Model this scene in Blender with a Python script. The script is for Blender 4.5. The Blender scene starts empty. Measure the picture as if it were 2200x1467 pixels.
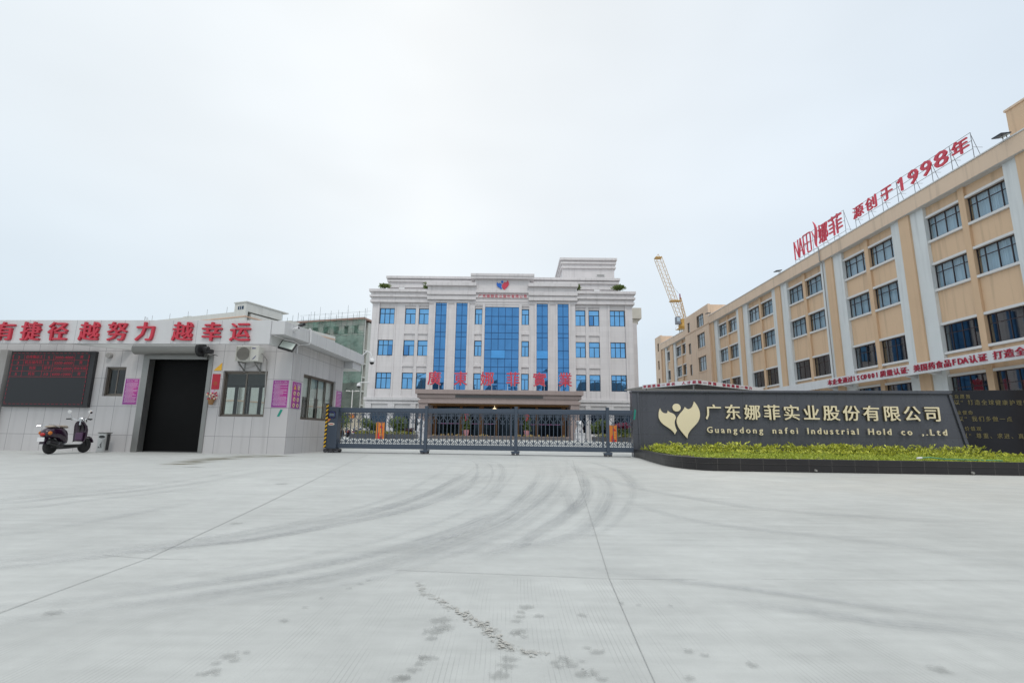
import bpy, math, random
import numpy as np
from mathutils import Vector, Matrix, noise as mnoise

sc = bpy.context.scene
C = sc.collection
R = math.radians
random.seed(11)

# ------------------------------------------------------------------ camera
cam_d = bpy.data.cameras.new('camera')
cam = bpy.data.objects.new('camera', cam_d)
C.objects.link(cam)
cam_d.sensor_width = 36.0
cam_d.lens = 1075.44 / 2200.0 * 36.0
cam_d.clip_start = 0.05
cam_d.clip_end = 6000
_y, _p, _r = 0.00818325, 0.18532027, 0.01275685
_f = Vector((math.sin(_y)*math.cos(_p), math.cos(_y)*math.cos(_p), math.sin(_p)))
_rt = Vector((math.cos(_y), -math.sin(_y), 0))
_up = _rt.cross(_f)
_rt2 = _rt*math.cos(_r) + _up*math.sin(_r)
_up2 = -_rt*math.sin(_r) + _up*math.cos(_r)
cam.matrix_world = Matrix(((_rt2.x, _up2.x, -_f.x, 0), (_rt2.y, _up2.y, -_f.y, 0), (_rt2.z, _up2.z, -_f.z, 0.7), (0, 0, 0, 1)))
sc.camera = cam

# ------------------------------------------------------------------ light
SUN_EL, SUN_ROT = R(58), R(160)
w = bpy.data.worlds.new('World')
sc.world = w
w.use_nodes = True
nt = w.node_tree
nt.nodes.clear()
def wn(t, **k):
    n = nt.nodes.new(t)
    for a, b in k.items(): setattr(n, a, b)
    return n
out = wn('ShaderNodeOutputWorld'); bg = wn('ShaderNodeBackground')
sky = wn('ShaderNodeTexSky', sky_type='NISHITA', sun_disc=False, sun_elevation=SUN_EL, sun_rotation=SUN_ROT, dust_density=4.0, air_density=1.2)
tc = wn('ShaderNodeTexCoord'); sx = wn('ShaderNodeSeparateXYZ')
nt.links.new(tc.outputs['Generated'], sx.inputs[0])
rp = wn('ShaderNodeValToRGB')                       # the cloud layer: dull near the horizon, brightest overhead
e = rp.color_ramp.elements
e[0].position = 0.0; e[0].color = (6.9, 7.7, 8.3, 1)
e[1].position = 1.0; e[1].color = (14.0, 14.4, 14.6, 1)
for pos, c in ((0.18, (7.4, 8.15, 8.75, 1)), (0.42, (8.55, 8.95, 9.25, 1)), (0.72, (8.9, 9.2, 9.4, 1)), (0.86, (10.5, 11.0, 11.3, 1))):
    k = rp.color_ramp.elements.new(pos); k.color = c
nt.links.new(sx.outputs['Z'], rp.inputs[0])
ns = wn('ShaderNodeTexNoise'); ns.inputs['Scale'].default_value = 1.6; ns.inputs['Detail'].default_value = 3
mp = wn('ShaderNodeMapping'); mp.inputs['Scale'].default_value = (1, 1, 2.2)
nt.links.new(tc.outputs['Generated'], mp.inputs[0]); nt.links.new(mp.outputs[0], ns.inputs['Vector'])
mr = wn('ShaderNodeMapRange'); mr.inputs[1].default_value = 0.3; mr.inputs[2].default_value = 0.7
mr.inputs[3].default_value = 0.94; mr.inputs[4].default_value = 1.06
nt.links.new(ns.outputs[0], mr.inputs[0])
vm = wn('ShaderNodeVectorMath', operation='SCALE')
mb_ = wn('ShaderNodeMix', data_type='RGBA', blend_type='MULTIPLY'); mb_.inputs[0].default_value = 1.0
rx_ = wn('ShaderNodeMapRange'); rx_.inputs[1].default_value = -.75; rx_.inputs[2].default_value = .75; rx_.inputs[3].default_value = 0; rx_.inputs[4].default_value = 1
nt.links.new(sx.outputs['X'], rx_.inputs[0])
rc_ = wn('ShaderNodeValToRGB'); nt.links.new(rx_.outputs[0], rc_.inputs[0])
q_ = rc_.color_ramp.elements; q_[0].position = 0; q_[0].color = (.93, .965, .99, 1); q_[1].position = 1; q_[1].color = (.80, .87, .945, 1)
q2 = rc_.color_ramp.elements.new(.4); q2.color = (1.06, 1.05, 1.035, 1)
q3 = rc_.color_ramp.elements.new(.68); q3.color = (.95, .975, 1.0, 1)
nt.links.new(rp.outputs[0], mb_.inputs[6]); nt.links.new(rc_.outputs[0], mb_.inputs[7])
nt.links.new(mb_.outputs[2], vm.inputs[0]); nt.links.new(mr.outputs[0], vm.inputs['Scale'])
mx = wn('ShaderNodeMix', data_type='RGBA'); mx.inputs[0].default_value = 0.93
nt.links.new(sky.outputs[0], mx.inputs[6]); nt.links.new(vm.outputs[0], mx.inputs[7])
nt.links.new(mx.outputs[2], bg.inputs[0]); bg.inputs[1].default_value = 0.1
nt.links.new(bg.outputs[0], out.inputs[0])

sun_d = bpy.data.lights.new('sun', 'SUN'); sun_d.energy = 0.9; sun_d.angle = R(14); sun_d.color = (1.0, 0.96, 0.9)
sun = bpy.data.objects.new('sun', sun_d); C.objects.link(sun)
# sun over the photographer's right shoulder, high
_sd = Vector((math.sin(SUN_ROT)*math.cos(SUN_EL), math.cos(SUN_ROT)*math.cos(SUN_EL), math.sin(SUN_EL)))
sun.rotation_euler = _sd.to_track_quat('Z', 'Y').to_euler()
sc.cycles.transparent_max_bounces = 64
sc.view_settings.view_transform = 'Standard'
sc.view_settings.look = 'None'
sc.view_settings.gamma = 1.0
sc.view_settings.exposure = 0.09

# ------------------------------------------------------------------ helpers
def tag(o, label=None, cat=None, group=None, kind=None):
    if label: o['label'] = label
    if cat: o['category'] = cat
    if group: o['group'] = group
    if kind: o['kind'] = kind
    return o

def thing(name, label, cat, loc=(0, 0, 0), rz=0.0, group=None, kind=None):
    o = bpy.data.objects.new(name, None)
    C.objects.link(o)
    o.empty_display_size = 0.2
    o.location = loc; o.rotation_euler = (0, 0, rz)
    return tag(o, label, cat, group, kind)

def copy_tree(o, parent=None):
    c = o.copy(); C.objects.link(c)
    if parent: c.parent = parent
    for ch in [k for k in bpy.data.objects if k.parent == o]:
        copy_tree(ch, c)
    return c

_gl = {}
def glyph(ch, bold):
    k = (ch, bold)
    if k in _gl: return _gl[k]
    cu = bpy.data.curves.new('glyph', 'FONT'); cu.body = ch; cu.size = 1.0
    cu.extrude = 0.5; cu.offset = bold; cu.resolution_u = 2
    ob = bpy.data.objects.new('glyph', cu); C.objects.link(ob)
    dg = bpy.context.evaluated_depsgraph_get()
    me = bpy.data.meshes.new_from_object(ob.evaluated_get(dg))
    vs = np.array([v.co[:] for v in me.vertices]) if len(me.vertices) else np.zeros((0, 3))
    fs = [tuple(p.vertices) for p in me.polygons]
    bpy.data.objects.remove(ob); bpy.data.curves.remove(cu); bpy.data.meshes.remove(me)
    _gl[k] = (vs, fs)
    return _gl[k]

class MB:
    def __init__(s): s.v = []; s.f = []; s.mi = []; s.m = 0
    def face(s, pts):
        n = len(s.v); s.v += [tuple(p) for p in pts]; s.f.append(tuple(range(n, n+len(pts)))); s.mi.append(s.m)
    def raw(s, vs, fs):
        n = len(s.v); s.v += [tuple(p) for p in vs]
        for f in fs: s.f.append(tuple(i+n for i in f)); s.mi.append(s.m)
    def box(s, x0, x1, y0, y1, z0, z1):
        if x0 > x1: x0, x1 = x1, x0
        if y0 > y1: y0, y1 = y1, y0
        if z0 > z1: z0, z1 = z1, z0
        s.raw([(x0,y0,z0),(x1,y0,z0),(x1,y1,z0),(x0,y1,z0),(x0,y0,z1),(x1,y0,z1),(x1,y1,z1),(x0,y1,z1)],
              [(3,2,1,0),(4,5,6,7),(0,1,5,4),(1,2,6,5),(2,3,7,6),(3,0,4,7)])
        return s
    def bar(s, a, b, wd, ht=None, up=(0, 0, 1)):
        ht = ht or wd
        a, b = Vector(a), Vector(b); d = (b-a).normalized(); u = Vector(up)
        if abs(d.dot(u)) > 0.98: u = Vector((1, 0, 0))
        x = d.cross(u).normalized(); y = x.cross(d).normalized()
        q = []
        for p in (a, b):
            for i, j in ((-1,-1),(1,-1),(1,1),(-1,1)): q.append(p + x*(i*wd/2) + y*(j*ht/2))
        s.raw(q, [(3,2,1,0),(4,5,6,7),(0,1,5,4),(1,2,6,5),(2,3,7,6),(3,0,4,7)])
        return s
    def tube(s, pts, r, n=6, cap=True):
        pts = [Vector(p) for p in pts]; m = len(pts)
        rs = r if isinstance(r, (list, tuple)) else [r]*m
        base = len(s.v); px = None
        for i, p in enumerate(pts):
            d = (pts[min(i+1, m-1)] - pts[max(i-1, 0)]).normalized()
            if px is None:
                u = Vector((0, 0, 1)) if abs(d.z) < .95 else Vector((1, 0, 0))
                x = d.cross(u).normalized()
            else:
                x = (px - d*px.dot(d)).normalized()
            px = x; y = d.cross(x)
            for k in range(n):
                a = 2*math.pi*k/n
                s.v.append(tuple(p + (x*math.cos(a) + y*math.sin(a))*rs[i]))
        for i in range(m-1):
            for k in range(n):
                a0 = base+i*n+k; a1 = base+i*n+(k+1) % n
                s.f.append((a0, a1, a1+n, a0+n)); s.mi.append(s.m)
        if cap:
            s.f.append(tuple(base+k for k in range(n))[::-1]); s.mi.append(s.m)
            s.f.append(tuple(base+(m-1)*n+k for k in range(n))); s.mi.append(s.m)
        return s
    def prism(s, poly, ax, a, b):
        """poly in the two other axes: ax='y' -> (x,z), 'x' -> (y,z), 'z' -> (x,y)"""
        def P(p, t): return {'y': (p[0], t, p[1]), 'x': (t, p[0], p[1]), 'z': (p[0], p[1], t)}[ax]
        n = len(poly); base = len(s.v)
        s.v += [P(p, a) for p in poly] + [P(p, b) for p in poly]
        s.f.append(tuple(base+i for i in range(n))); s.mi.append(s.m)
        s.f.append(tuple(base+n+i for i in range(n))[::-1]); s.mi.append(s.m)
        for i in range(n):
            j = (i+1) % n
            s.f.append((base+j, base+i, base+n+i, base+n+j)); s.mi.append(s.m)
        return s
    def lathe(s, prof, c=(0, 0, 0), n=12, ax='z'):
        base = len(s.v)
        for (r, z) in prof:
            for k in range(n):
                a = 2*math.pi*k/n; q = (r*math.cos(a), r*math.sin(a), z)
                if ax == 'y': q = (q[0], q[2], q[1])
                if ax == 'x': q = (q[2], q[0], q[1])
                s.v.append((c[0]+q[0], c[1]+q[1], c[2]+q[2]))
        for i in range(len(prof)-1):
            for k in range(n):
                a0 = base+i*n+k; a1 = base+i*n+(k+1) % n
                s.f.append((a0, a1, a1+n, a0+n)); s.mi.append(s.m)
        s.f.append(tuple(base+k for k in range(n))[::-1]); s.mi.append(s.m)
        s.f.append(tuple(base+(len(prof)-1)*n+k for k in range(n))); s.mi.append(s.m)
        return s
    def ell(s, c, r, nu=12, nv=8):
        prof = []
        base = len(s.v)
        for i in range(nv+1):
            t = math.pi*i/nv
            for k in range(nu):
                a = 2*math.pi*k/nu
                s.v.append((c[0]+r[0]*math.sin(t)*math.cos(a), c[1]+r[1]*math.sin(t)*math.sin(a), c[2]-r[2]*math.cos(t)))
        for i in range(nv):
            for k in range(nu):
                a0 = base+i*nu+k; a1 = base+i*nu+(k+1) % nu
                s.f.append((a0, a1, a1+nu, a0+nu)); s.mi.append(s.m)
        return s
    def loft(s, rings):
        n = len(rings[0]); base = len(s.v)
        for rg in rings: s.v += [tuple(p) for p in rg]
        for i in range(len(rings)-1):
            for k in range(n):
                a0 = base+i*n+k; a1 = base+i*n+(k+1) % n
                s.f.append((a0, a1, a1+n, a0+n)); s.mi.append(s.m)
        s.f.append(tuple(base+k for k in range(n))[::-1]); s.mi.append(s.m)
        s.f.append(tuple(base+(len(rings)-1)*n+k for k in range(n))); s.mi.append(s.m)
        return s
    def glyph(s, ch, o, ux, uz, un, w=None, h=None, depth=0.03, bold=0.0, fit=False, em=True):
        """one character whose box is w x h from the corner o (em=True keeps its place inside the em square)"""
        wt = bold; vs, fs = glyph(ch, 0.0)
        if not len(vs): return 0.0
        lo, hi = vs.min(0), vs.max(0)
        if em:
            a = vs.copy(); a[:, 1] += 0.12; sx_, sy_ = w, h
        else:
            a = vs - np.array([lo[0], lo[1], 0]); ex = hi-lo
            sx_ = (w / ex[0]) if w else (h / ex[1]); sy_ = (h / ex[1]) if h else sx_
        o, ux, uz, un = (np.array(q, float) for q in (o, ux, uz, un))
        # heavier strokes: the same character laid over itself a hair to each side
        for i, (dx, dz) in enumerate(((0, 0), (1, 0), (-1, 0), (0, 1), (0, -1)) if wt else ((0, 0),)):
            dd = depth*(1-.012*i)
            P = o + np.outer(a[:, 0]*sx_+dx*wt*sx_, ux) + np.outer(a[:, 1]*sy_+dz*wt*sy_*.6, uz) + np.outer((a[:, 2]+0.5)*dd, un)
            s.raw(P.tolist(), fs)
        return s
    def text(s, body, o, ux, uz, un, pitch, size, depth=0.02, bold=0.0, hs=None):
        o = np.array(o, float); u = np.array(ux, float)
        for i, ch in enumerate(body):
            if ch != ' ': s.glyph(ch, o+u*pitch*i, ux, uz, un, size, hs or size, depth, bold)
        return s
    def line(s, body, o, ux, uz, un, width, size, depth=0.02, bold=0.0):
        """proportional line squeezed to a width"""
        vs, fs = glyph(body, bold); lo, hi = vs.min(0), vs.max(0)
        o, ux, uz, un = (np.array(q, float) for q in (o, ux, uz, un))
        k = width/(hi[0]-lo[0])
        P = o + np.outer((vs[:, 0]-lo[0])*k, ux) + np.outer(vs[:, 1]*size, uz) + np.outer((vs[:, 2]+0.5)*depth, un)
        s.raw(P.tolist(), fs)
        return s
    def build_each(s, name, mats, parent=None, **k):
        """every loose piece becomes an object of its own"""
        par = list(range(len(s.v)))
        def find(i):
            while par[i] != i: par[i] = par[par[i]]; i = par[i]
            return i
        for f in s.f:
            for q in f[1:]: par[find(q)] = find(f[0])
        gr = {}
        for f in s.f: gr.setdefault(find(f[0]), []).append(f)
        res = []
        for fs in gr.values():
            m = MB(); idx = {}
            for f in fs:
                for i in f:
                    if i not in idx: idx[i] = len(m.v); m.v.append(s.v[i])
                m.f.append(tuple(idx[i] for i in f)); m.mi.append(0)
            res.append(m.build(name, mats, parent, **k))
        return res
    def build(s, name, mats, parent=None, bevel=0.0, smooth=False, loc=None, rot=None):
        me = bpy.data.meshes.new(name)
        me.from_pydata(s.v, [], s.f)
        if not isinstance(mats, (list, tuple)): mats = [mats]
        for m in mats: me.materials.append(m)
        if len(mats) > 1: me.polygons.foreach_set('material_index', s.mi)
        # box-projected UVs in metres
        uv = me.uv_layers.new(name='UVMap')
        nl = len(me.loops)
        vi = np.zeros(nl, int); me.loops.foreach_get('vertex_index', vi)
        co = np.array(s.v, float).reshape(-1, 3)[vi]
        nr = np.zeros(len(me.polygons)*3); me.polygons.foreach_get('normal', nr); nr = np.abs(nr.reshape(-1, 3))
        lt = np.zeros(len(me.polygons), int); me.polygons.foreach_get('loop_total', lt)
        nrl = np.repeat(nr, lt, axis=0)
        ax = nrl.argmax(1)
        U = np.where(ax == 0, co[:, 1], co[:, 0]); V = np.where(ax == 2, co[:, 1], co[:, 2])
        uv.data.foreach_set('uv', np.stack([U, V], 1).ravel())
        if smooth: me.polygons.foreach_set('use_smooth', [True]*len(me.polygons))
        me.update()
        o = bpy.data.objects.new(name, me); C.objects.link(o)
        if parent: o.parent = parent
        if loc: o.location = loc
        if rot: o.rotation_euler = rot
        if bevel:
            b = o.modifiers.new('bevel', 'BEVEL'); b.width = bevel; b.segments = 2; b.limit_method = 'ANGLE'; b.angle_limit = R(50)
        return o

def wall_open(mb, x0, x1, z0, z1, y0, y1, holes):
    """a wall in the xz plane with rectangular holes (x0,x1,z0,z1), cut into boxes"""
    xs = sorted({x0, x1} | {h[0] for h in holes} | {h[1] for h in holes})
    for a, b in zip(xs[:-1], xs[1:]):
        hs = sorted([h for h in holes if h[0] <= a+1e-6 and h[1] >= b-1e-6], key=lambda h: h[2])
        z = z0
        for h in hs:
            if h[2] > z+1e-6: mb.box(a, b, y0, y1, z, h[2])
            z = h[3]
        if z < z1-1e-6: mb.box(a, b, y0, y1, z, z1)

# ------------------------------------------------------------------ materials
def pm(name, c, rough=0.6, metal=0.0, var=0.08, vs=1.2, fine=0.04, fs=45.0, tile=None, bump=0.0, spec=0.5, streak=0.0, coat=0.0, stain=None):
    m = bpy.data.materials.new(name); m.use_nodes = True
    t = m.node_tree; b = t.nodes['Principled BSDF']
    N = t.nodes.new; L = t.links.new
    b.inputs['Roughness'].default_value = rough; b.inputs['Metallic'].default_value = metal
    b.inputs['Specular IOR Level'].default_value = spec
    b.inputs['Coat Weight'].default_value = coat; b.inputs['Coat Roughness'].default_value = 0.08
    tcn = N('ShaderNodeTexCoord')
    def noi(scale, vec=None, det=4):
        n = N('ShaderNodeTexNoise'); n.inputs['Scale'].default_value = scale; n.inputs['Detail'].default_value = det
        L(vec or tcn.outputs['Object'], n.inputs['Vector']); return n.outputs[0]
    def mth(op, a, bb=None, cc=None):
        n = N('ShaderNodeMath'); n.operation = op
        for i, q in enumerate((a, bb, cc)):
            if q is None: continue
            if isinstance(q, (int, float)): n.inputs[i].default_value = q
            else: L(q, n.inputs[i])
        return n.outputs[0]
    k = mth('MULTIPLY_ADD', noi(vs), 2*var, 1-var)
    if fine: k = mth('MULTIPLY', k, mth('MULTIPLY_ADD', noi(fs, det=2), 2*fine, 1-fine))
    if streak:
        mpn = N('ShaderNodeMapping'); mpn.inputs['Scale'].default_value = (3.2, 3.2, 0.16)
        L(tcn.outputs['Object'], mpn.inputs[0])
        sn = noi(1.0, mpn.outputs[0], 5)
        sm = N('ShaderNodeMapRange'); sm.inputs[1].default_value = .52; sm.inputs[2].default_value = .75
        sm.inputs[3].default_value = 1.0; sm.inputs[4].default_value = 1.0-streak; L(sn, sm.inputs[0])
        k = mth('MULTIPLY', k, sm.outputs[0])
    vmn = N('ShaderNodeVectorMath'); vmn.operation = 'SCALE'; vmn.inputs[0].default_value = c[:3]
    L(k, vmn.inputs['Scale'])
    col_out = vmn.outputs[0]
    if tile:
        tw, th, ou, ov, mw, mc = tile
        uvn = N('ShaderNodeUVMap'); sp = N('ShaderNodeSeparateXYZ'); L(uvn.outputs[0], sp.inputs[0])
        def near(u, off, wd):
            a = mth('DIVIDE', mth('SUBTRACT', u, off), wd)
            a = mth('FRACT', mth('ADD', a, 1000.5)); a = mth('ABSOLUTE', mth('SUBTRACT', a, .5))
            return mth('MULTIPLY', a, wd)
        d = None
        if tw and th: d = mth('MINIMUM', near(sp.outputs[0], ou, tw), near(sp.outputs[1], ov, th))
        elif tw: d = near(sp.outputs[0], ou, tw)
        else: d = near(sp.outputs[1], ov, th)
        mask = mth('LESS_THAN', d, mw/2)
        # each slab its own slight tone
        if tw and th:
            cx_ = mth('FLOOR', mth('ADD', mth('DIVIDE', mth('SUBTRACT', sp.outputs[0], ou), tw), 0.0))
            cy_ = mth('FLOOR', mth('DIVIDE', mth('SUBTRACT', sp.outputs[1], ov), th))
            cb = N('ShaderNodeCombineXYZ'); L(cx_, cb.inputs[0]); L(cy_, cb.inputs[1])
            wnn = N('ShaderNodeTexWhiteNoise'); L(cb.outputs[0], wnn.inputs['Vector'])
            tone = mth('MULTIPLY_ADD', wnn.outputs[0], .07, .965)
            v2 = N('ShaderNodeVectorMath'); v2.operation = 'SCALE'; L(col_out, v2.inputs[0]); L(tone, v2.inputs['Scale']); col_out = v2.outputs[0]
        mxn = N('ShaderNodeMix'); mxn.data_type = 'RGBA'
        L(mask, mxn.inputs[0]); L(col_out, mxn.inputs[6]); mxn.inputs[7].default_value = (*mc, 1)
        col_out = mxn.outputs[2]
    L(col_out, b.inputs['Base Color'])
    if bump:
        bn = N('ShaderNodeBump'); bn.inputs['Strength'].default_value = bump; bn.inputs['Distance'].default_value = .01
        L(noi(fs, det=3), bn.inputs['Height']); L(bn.outputs[0], b.inputs['Normal'])
    rv = mth('MULTIPLY_ADD', noi(vs*2.3), .16, rough-.08)
    L(rv, b.inputs['Roughness'])
    return m

def emit(name, c, s):
    m = bpy.data.materials.new(name); m.use_nodes = True
    b = m.node_tree.nodes['Principled BSDF']
    b.inputs['Base Color'].default_value = (c[0]*.3, c[1]*.3, c[2]*.3, 1)
    b.inputs['Emission Color'].default_value = (*c, 1); b.inputs['Emission Strength'].default_value = s
    return m

def glass(name, tint=(.8, .85, .85), gloss=1.0, ior=1.5):
    m = bpy.data.materials.new(name); m.use_nodes = True
    t = m.node_tree; t.nodes.clear(); N = t.nodes.new; L = t.links.new
    o = N('ShaderNodeOutputMaterial'); mxs = N('ShaderNodeMixShader'); tr = N('ShaderNodeBsdfTransparent'); gl = N('ShaderNodeBsdfGlossy')
    lw = N('ShaderNodeLayerWeight'); lw.inputs[0].default_value = .5      # Schlick, the same from both sides
    pw = N('ShaderNodeMath'); pw.operation = 'POWER'; pw.inputs[1].default_value = 5; L(lw.outputs['Facing'], pw.inputs[0])
    f0 = ((ior-1)/(ior+1))**2; fr = N('ShaderNodeMath'); fr.operation = 'MULTIPLY_ADD'; fr.inputs[1].default_value = 1-f0; fr.inputs[2].default_value = f0; L(pw.outputs[0], fr.inputs[0])
    tr.inputs[0].default_value = (*tint, 1); gl.inputs['Roughness'].default_value = .02; gl.inputs[0].default_value = (gloss, gloss, gloss, 1)
    L(fr.outputs[0], mxs.inputs[0]); L(tr.outputs[0], mxs.inputs[1]); L(gl.outputs[0], mxs.inputs[2]); L(mxs.outputs[0], o.inputs[0])
    return m

def bluepane(name, c, rough=.03):
    """sun-control glass: a tinted mirror coat that varies a little from sheet to sheet"""
    m = bpy.data.materials.new(name); m.use_nodes = True
    t = m.node_tree; b = t.nodes['Principled BSDF']; N = t.nodes.new; L = t.links.new
    b.inputs['Metallic'].default_value = .92; b.inputs['Roughness'].default_value = rough
    n = N('ShaderNodeTexNoise'); n.inputs['Scale'].default_value = .9; tcn = N('ShaderNodeTexCoord'); L(tcn.outputs['Object'], n.inputs['Vector'])
    mr_ = N('ShaderNodeMapRange'); mr_.inputs[3].default_value = .78; mr_.inputs[4].default_value = 1.2; L(n.outputs[0], mr_.inputs[0])
    v = N('ShaderNodeVectorMath'); v.operation = 'SCALE'; v.inputs[0].default_value = c; L(mr_.outputs[0], v.inputs['Scale'])
    L(v.outputs[0], b.inputs['Base Color'])
    bn = N('ShaderNodeBump'); bn.inputs['Strength'].default_value = .05; bn.inputs['Distance'].default_value = .05
    n2 = N('ShaderNodeTexNoise'); n2.inputs['Scale'].default_value = 1.3; L(tcn.outputs['Object'], n2.inputs['Vector']); L(n2.outputs[0], bn.inputs['Height']); L(bn.outputs[0], b.inputs['Normal'])
    return m

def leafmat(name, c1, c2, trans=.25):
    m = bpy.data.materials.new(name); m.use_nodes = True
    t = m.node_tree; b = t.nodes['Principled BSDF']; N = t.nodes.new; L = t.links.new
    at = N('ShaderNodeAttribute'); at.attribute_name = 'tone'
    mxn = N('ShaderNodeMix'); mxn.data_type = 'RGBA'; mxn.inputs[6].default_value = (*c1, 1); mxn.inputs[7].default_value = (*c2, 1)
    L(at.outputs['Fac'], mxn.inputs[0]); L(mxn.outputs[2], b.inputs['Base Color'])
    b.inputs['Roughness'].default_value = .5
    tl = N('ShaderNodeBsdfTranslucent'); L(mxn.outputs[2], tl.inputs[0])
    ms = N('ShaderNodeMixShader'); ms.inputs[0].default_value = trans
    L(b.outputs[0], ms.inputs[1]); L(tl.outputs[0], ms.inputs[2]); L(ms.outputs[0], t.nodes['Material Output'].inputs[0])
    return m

def leaves(name, pts, size, mat, parent=None, up=.3, tones=None, rng=None):
    """one small folded blade per point"""
    rng = rng or np.random.default_rng(5)
    P = np.array(pts, float); n = len(P)
    d = rng.normal(size=(n, 3)); d[:, 2] = np.abs(d[:, 2])*.6 + up; d /= np.linalg.norm(d, axis=1)[:, None]
    r = rng.normal(size=(n, 3)); sd = np.cross(d, r); sd /= np.linalg.norm(sd, axis=1)[:, None]
    L = size*(.6+.8*rng.random(n))[:, None]; W = L*.42
    v = np.stack([P, P+d*L*.45+sd*W*.5, P+d*L, P+d*L*.45-sd*W*.5], 1).reshape(-1, 3)
    me = bpy.data.meshes.new(name)
    me.from_pydata(v.tolist(), [], [(4*i, 4*i+1, 4*i+2, 4*i+3) for i in range(n)])
    a = me.attributes.new('tone', 'FLOAT', 'FACE')
    a.data.foreach_set('value', tones if tones is not None else rng.random(n))
    me.materials.append(mat); o = bpy.data.objects.new(name, me); C.objects.link(o)
    if parent: o.parent = parent
    return o

X3, Y3, Z3 = (1, 0, 0), (0, 1, 0), (0, 0, 1)
NY = (0, -1, 0)

M = {}
M['tile'] = pm('gatehouse tile', (.52, .505, .505), .35, var=.06, tile=(.605, .95, 0, .55, .013, (.22, .21, .22)), streak=.16)
M['tile_fascia'] = pm('fascia tile', (.57, .57, .575), .35, var=.05, tile=(.8, 0, -.1, 0, .012, (.3, .3, .31)), streak=.10)
M['soffit'] = pm('soffit paint', (.55, .55, .54), .7, var=.1)
M['stone_grey'] = pm('grey stone', (.30, .29, .28), .5, var=.15, fs=120)
M['alu'] = pm('brown aluminium', (.16, .14, .12), .35, metal=.6)
M['steel'] = pm('galvanised steel', (.27, .27, .26), .38, metal=.6, var=.15)
M['dark'] = pm('dark interior', (.02, .02, .022), .8)
M['interior'] = pm('interior plaster', (.5, .49, .47), .8)
M['black'] = pm('black plastic', (.018, .018, .02), .35)
M['rubber'] = pm('rubber', (.02, .02, .021), .7)
M['red'] = pm('red lettering', (.52, .03, .055), .4, var=.08)
M['red2'] = pm('faded red lettering', (.58, .045, .085), .4, var=.08)
M['crimson'] = pm('crimson lettering', (.38, .02, .05), .45, var=.08)
M['white'] = pm('white paint', (.72, .72, .73), .5)
M['whitew'] = pm('white wash', (.66, .67, .69), .6, streak=.08)
M['clear'] = glass('clear glass', (.90, .93, .92), .9)
M['stone'] = pm('office cladding', (.655, .63, .635), .55, var=.06, vs=.25, tile=(1.35, .64, 0, .1, .012, (.54, .52, .52)), streak=.18)
M['stone_w'] = pm('pale cladding', (.62, .61, .62), .5, var=.06, tile=(1.2, .9, 0, .2, .02, (.4, .4, .4)))
M['brownstone'] = pm('red granite', (.33, .265, .25), .4, var=.12, fs=60, tile=(1.0, 0, 0, 0, .015, (.22, .17, .16)))
M['blue1'] = bluepane('blue window glass', (.17, .41, .70))
M['blue2'] = bluepane('blue curtain glass', (.085, .25, .51))
M['blueframe'] = pm('dark frame', (.03, .045, .07), .4, metal=.3)
M['orange_w'] = pm('ochre mosaic', (.67, .475, .31), .55, var=.05, vs=.4, fs=25, fine=.05, streak=.24)
M['orange_band'] = pm('ochre paint', (.69, .53, .395), .6, var=.06, vs=.3, streak=.22)
M['orange_p'] = pm('orange pilaster', (.63, .44, .28), .55, var=.05, streak=.10)
M['wht_p'] = pm('white mosaic', (.66, .69, .695), .5, var=.05, streak=.20)
M['wht_l'] = pm('white trim', (.66, .66, .66), .5, var=.04)
M['fglass'] = glass('factory glass', (.6, .7, .76), .9, 2.2)
M['curtain'] = pm('curtain', (.34, .48, .58), .8)
M['gate'] = pm('gate enamel', (.068, .088, .12), .38, metal=.35, var=.05)
M['granite'] = pm('dark granite', (.078, .082, .098), .28, var=.2, vs=.8, fine=.25, fs=160, tile=(1.18, .8, .35, 0, .012, (.05, .05, .055)), streak=.12)
M['granite2'] = pm('polished black granite', (.022, .022, .026), .1, var=.25, vs=1.2, fine=.2, fs=150, spec=.15)
M['kerb'] = pm('planter tile', (.026, .024, .025), .42, var=.25, vs=2, tile=(.48, .16, 0, 0, .006, (.12, .11, .10)), spec=.3)
M['gold'] = pm('gold letters', (.88, .77, .52), .35, var=.04)
M['goldside'] = pm('gold edges', (.25, .19, .08), .4, metal=.5)
M['mag'] = None
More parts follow.
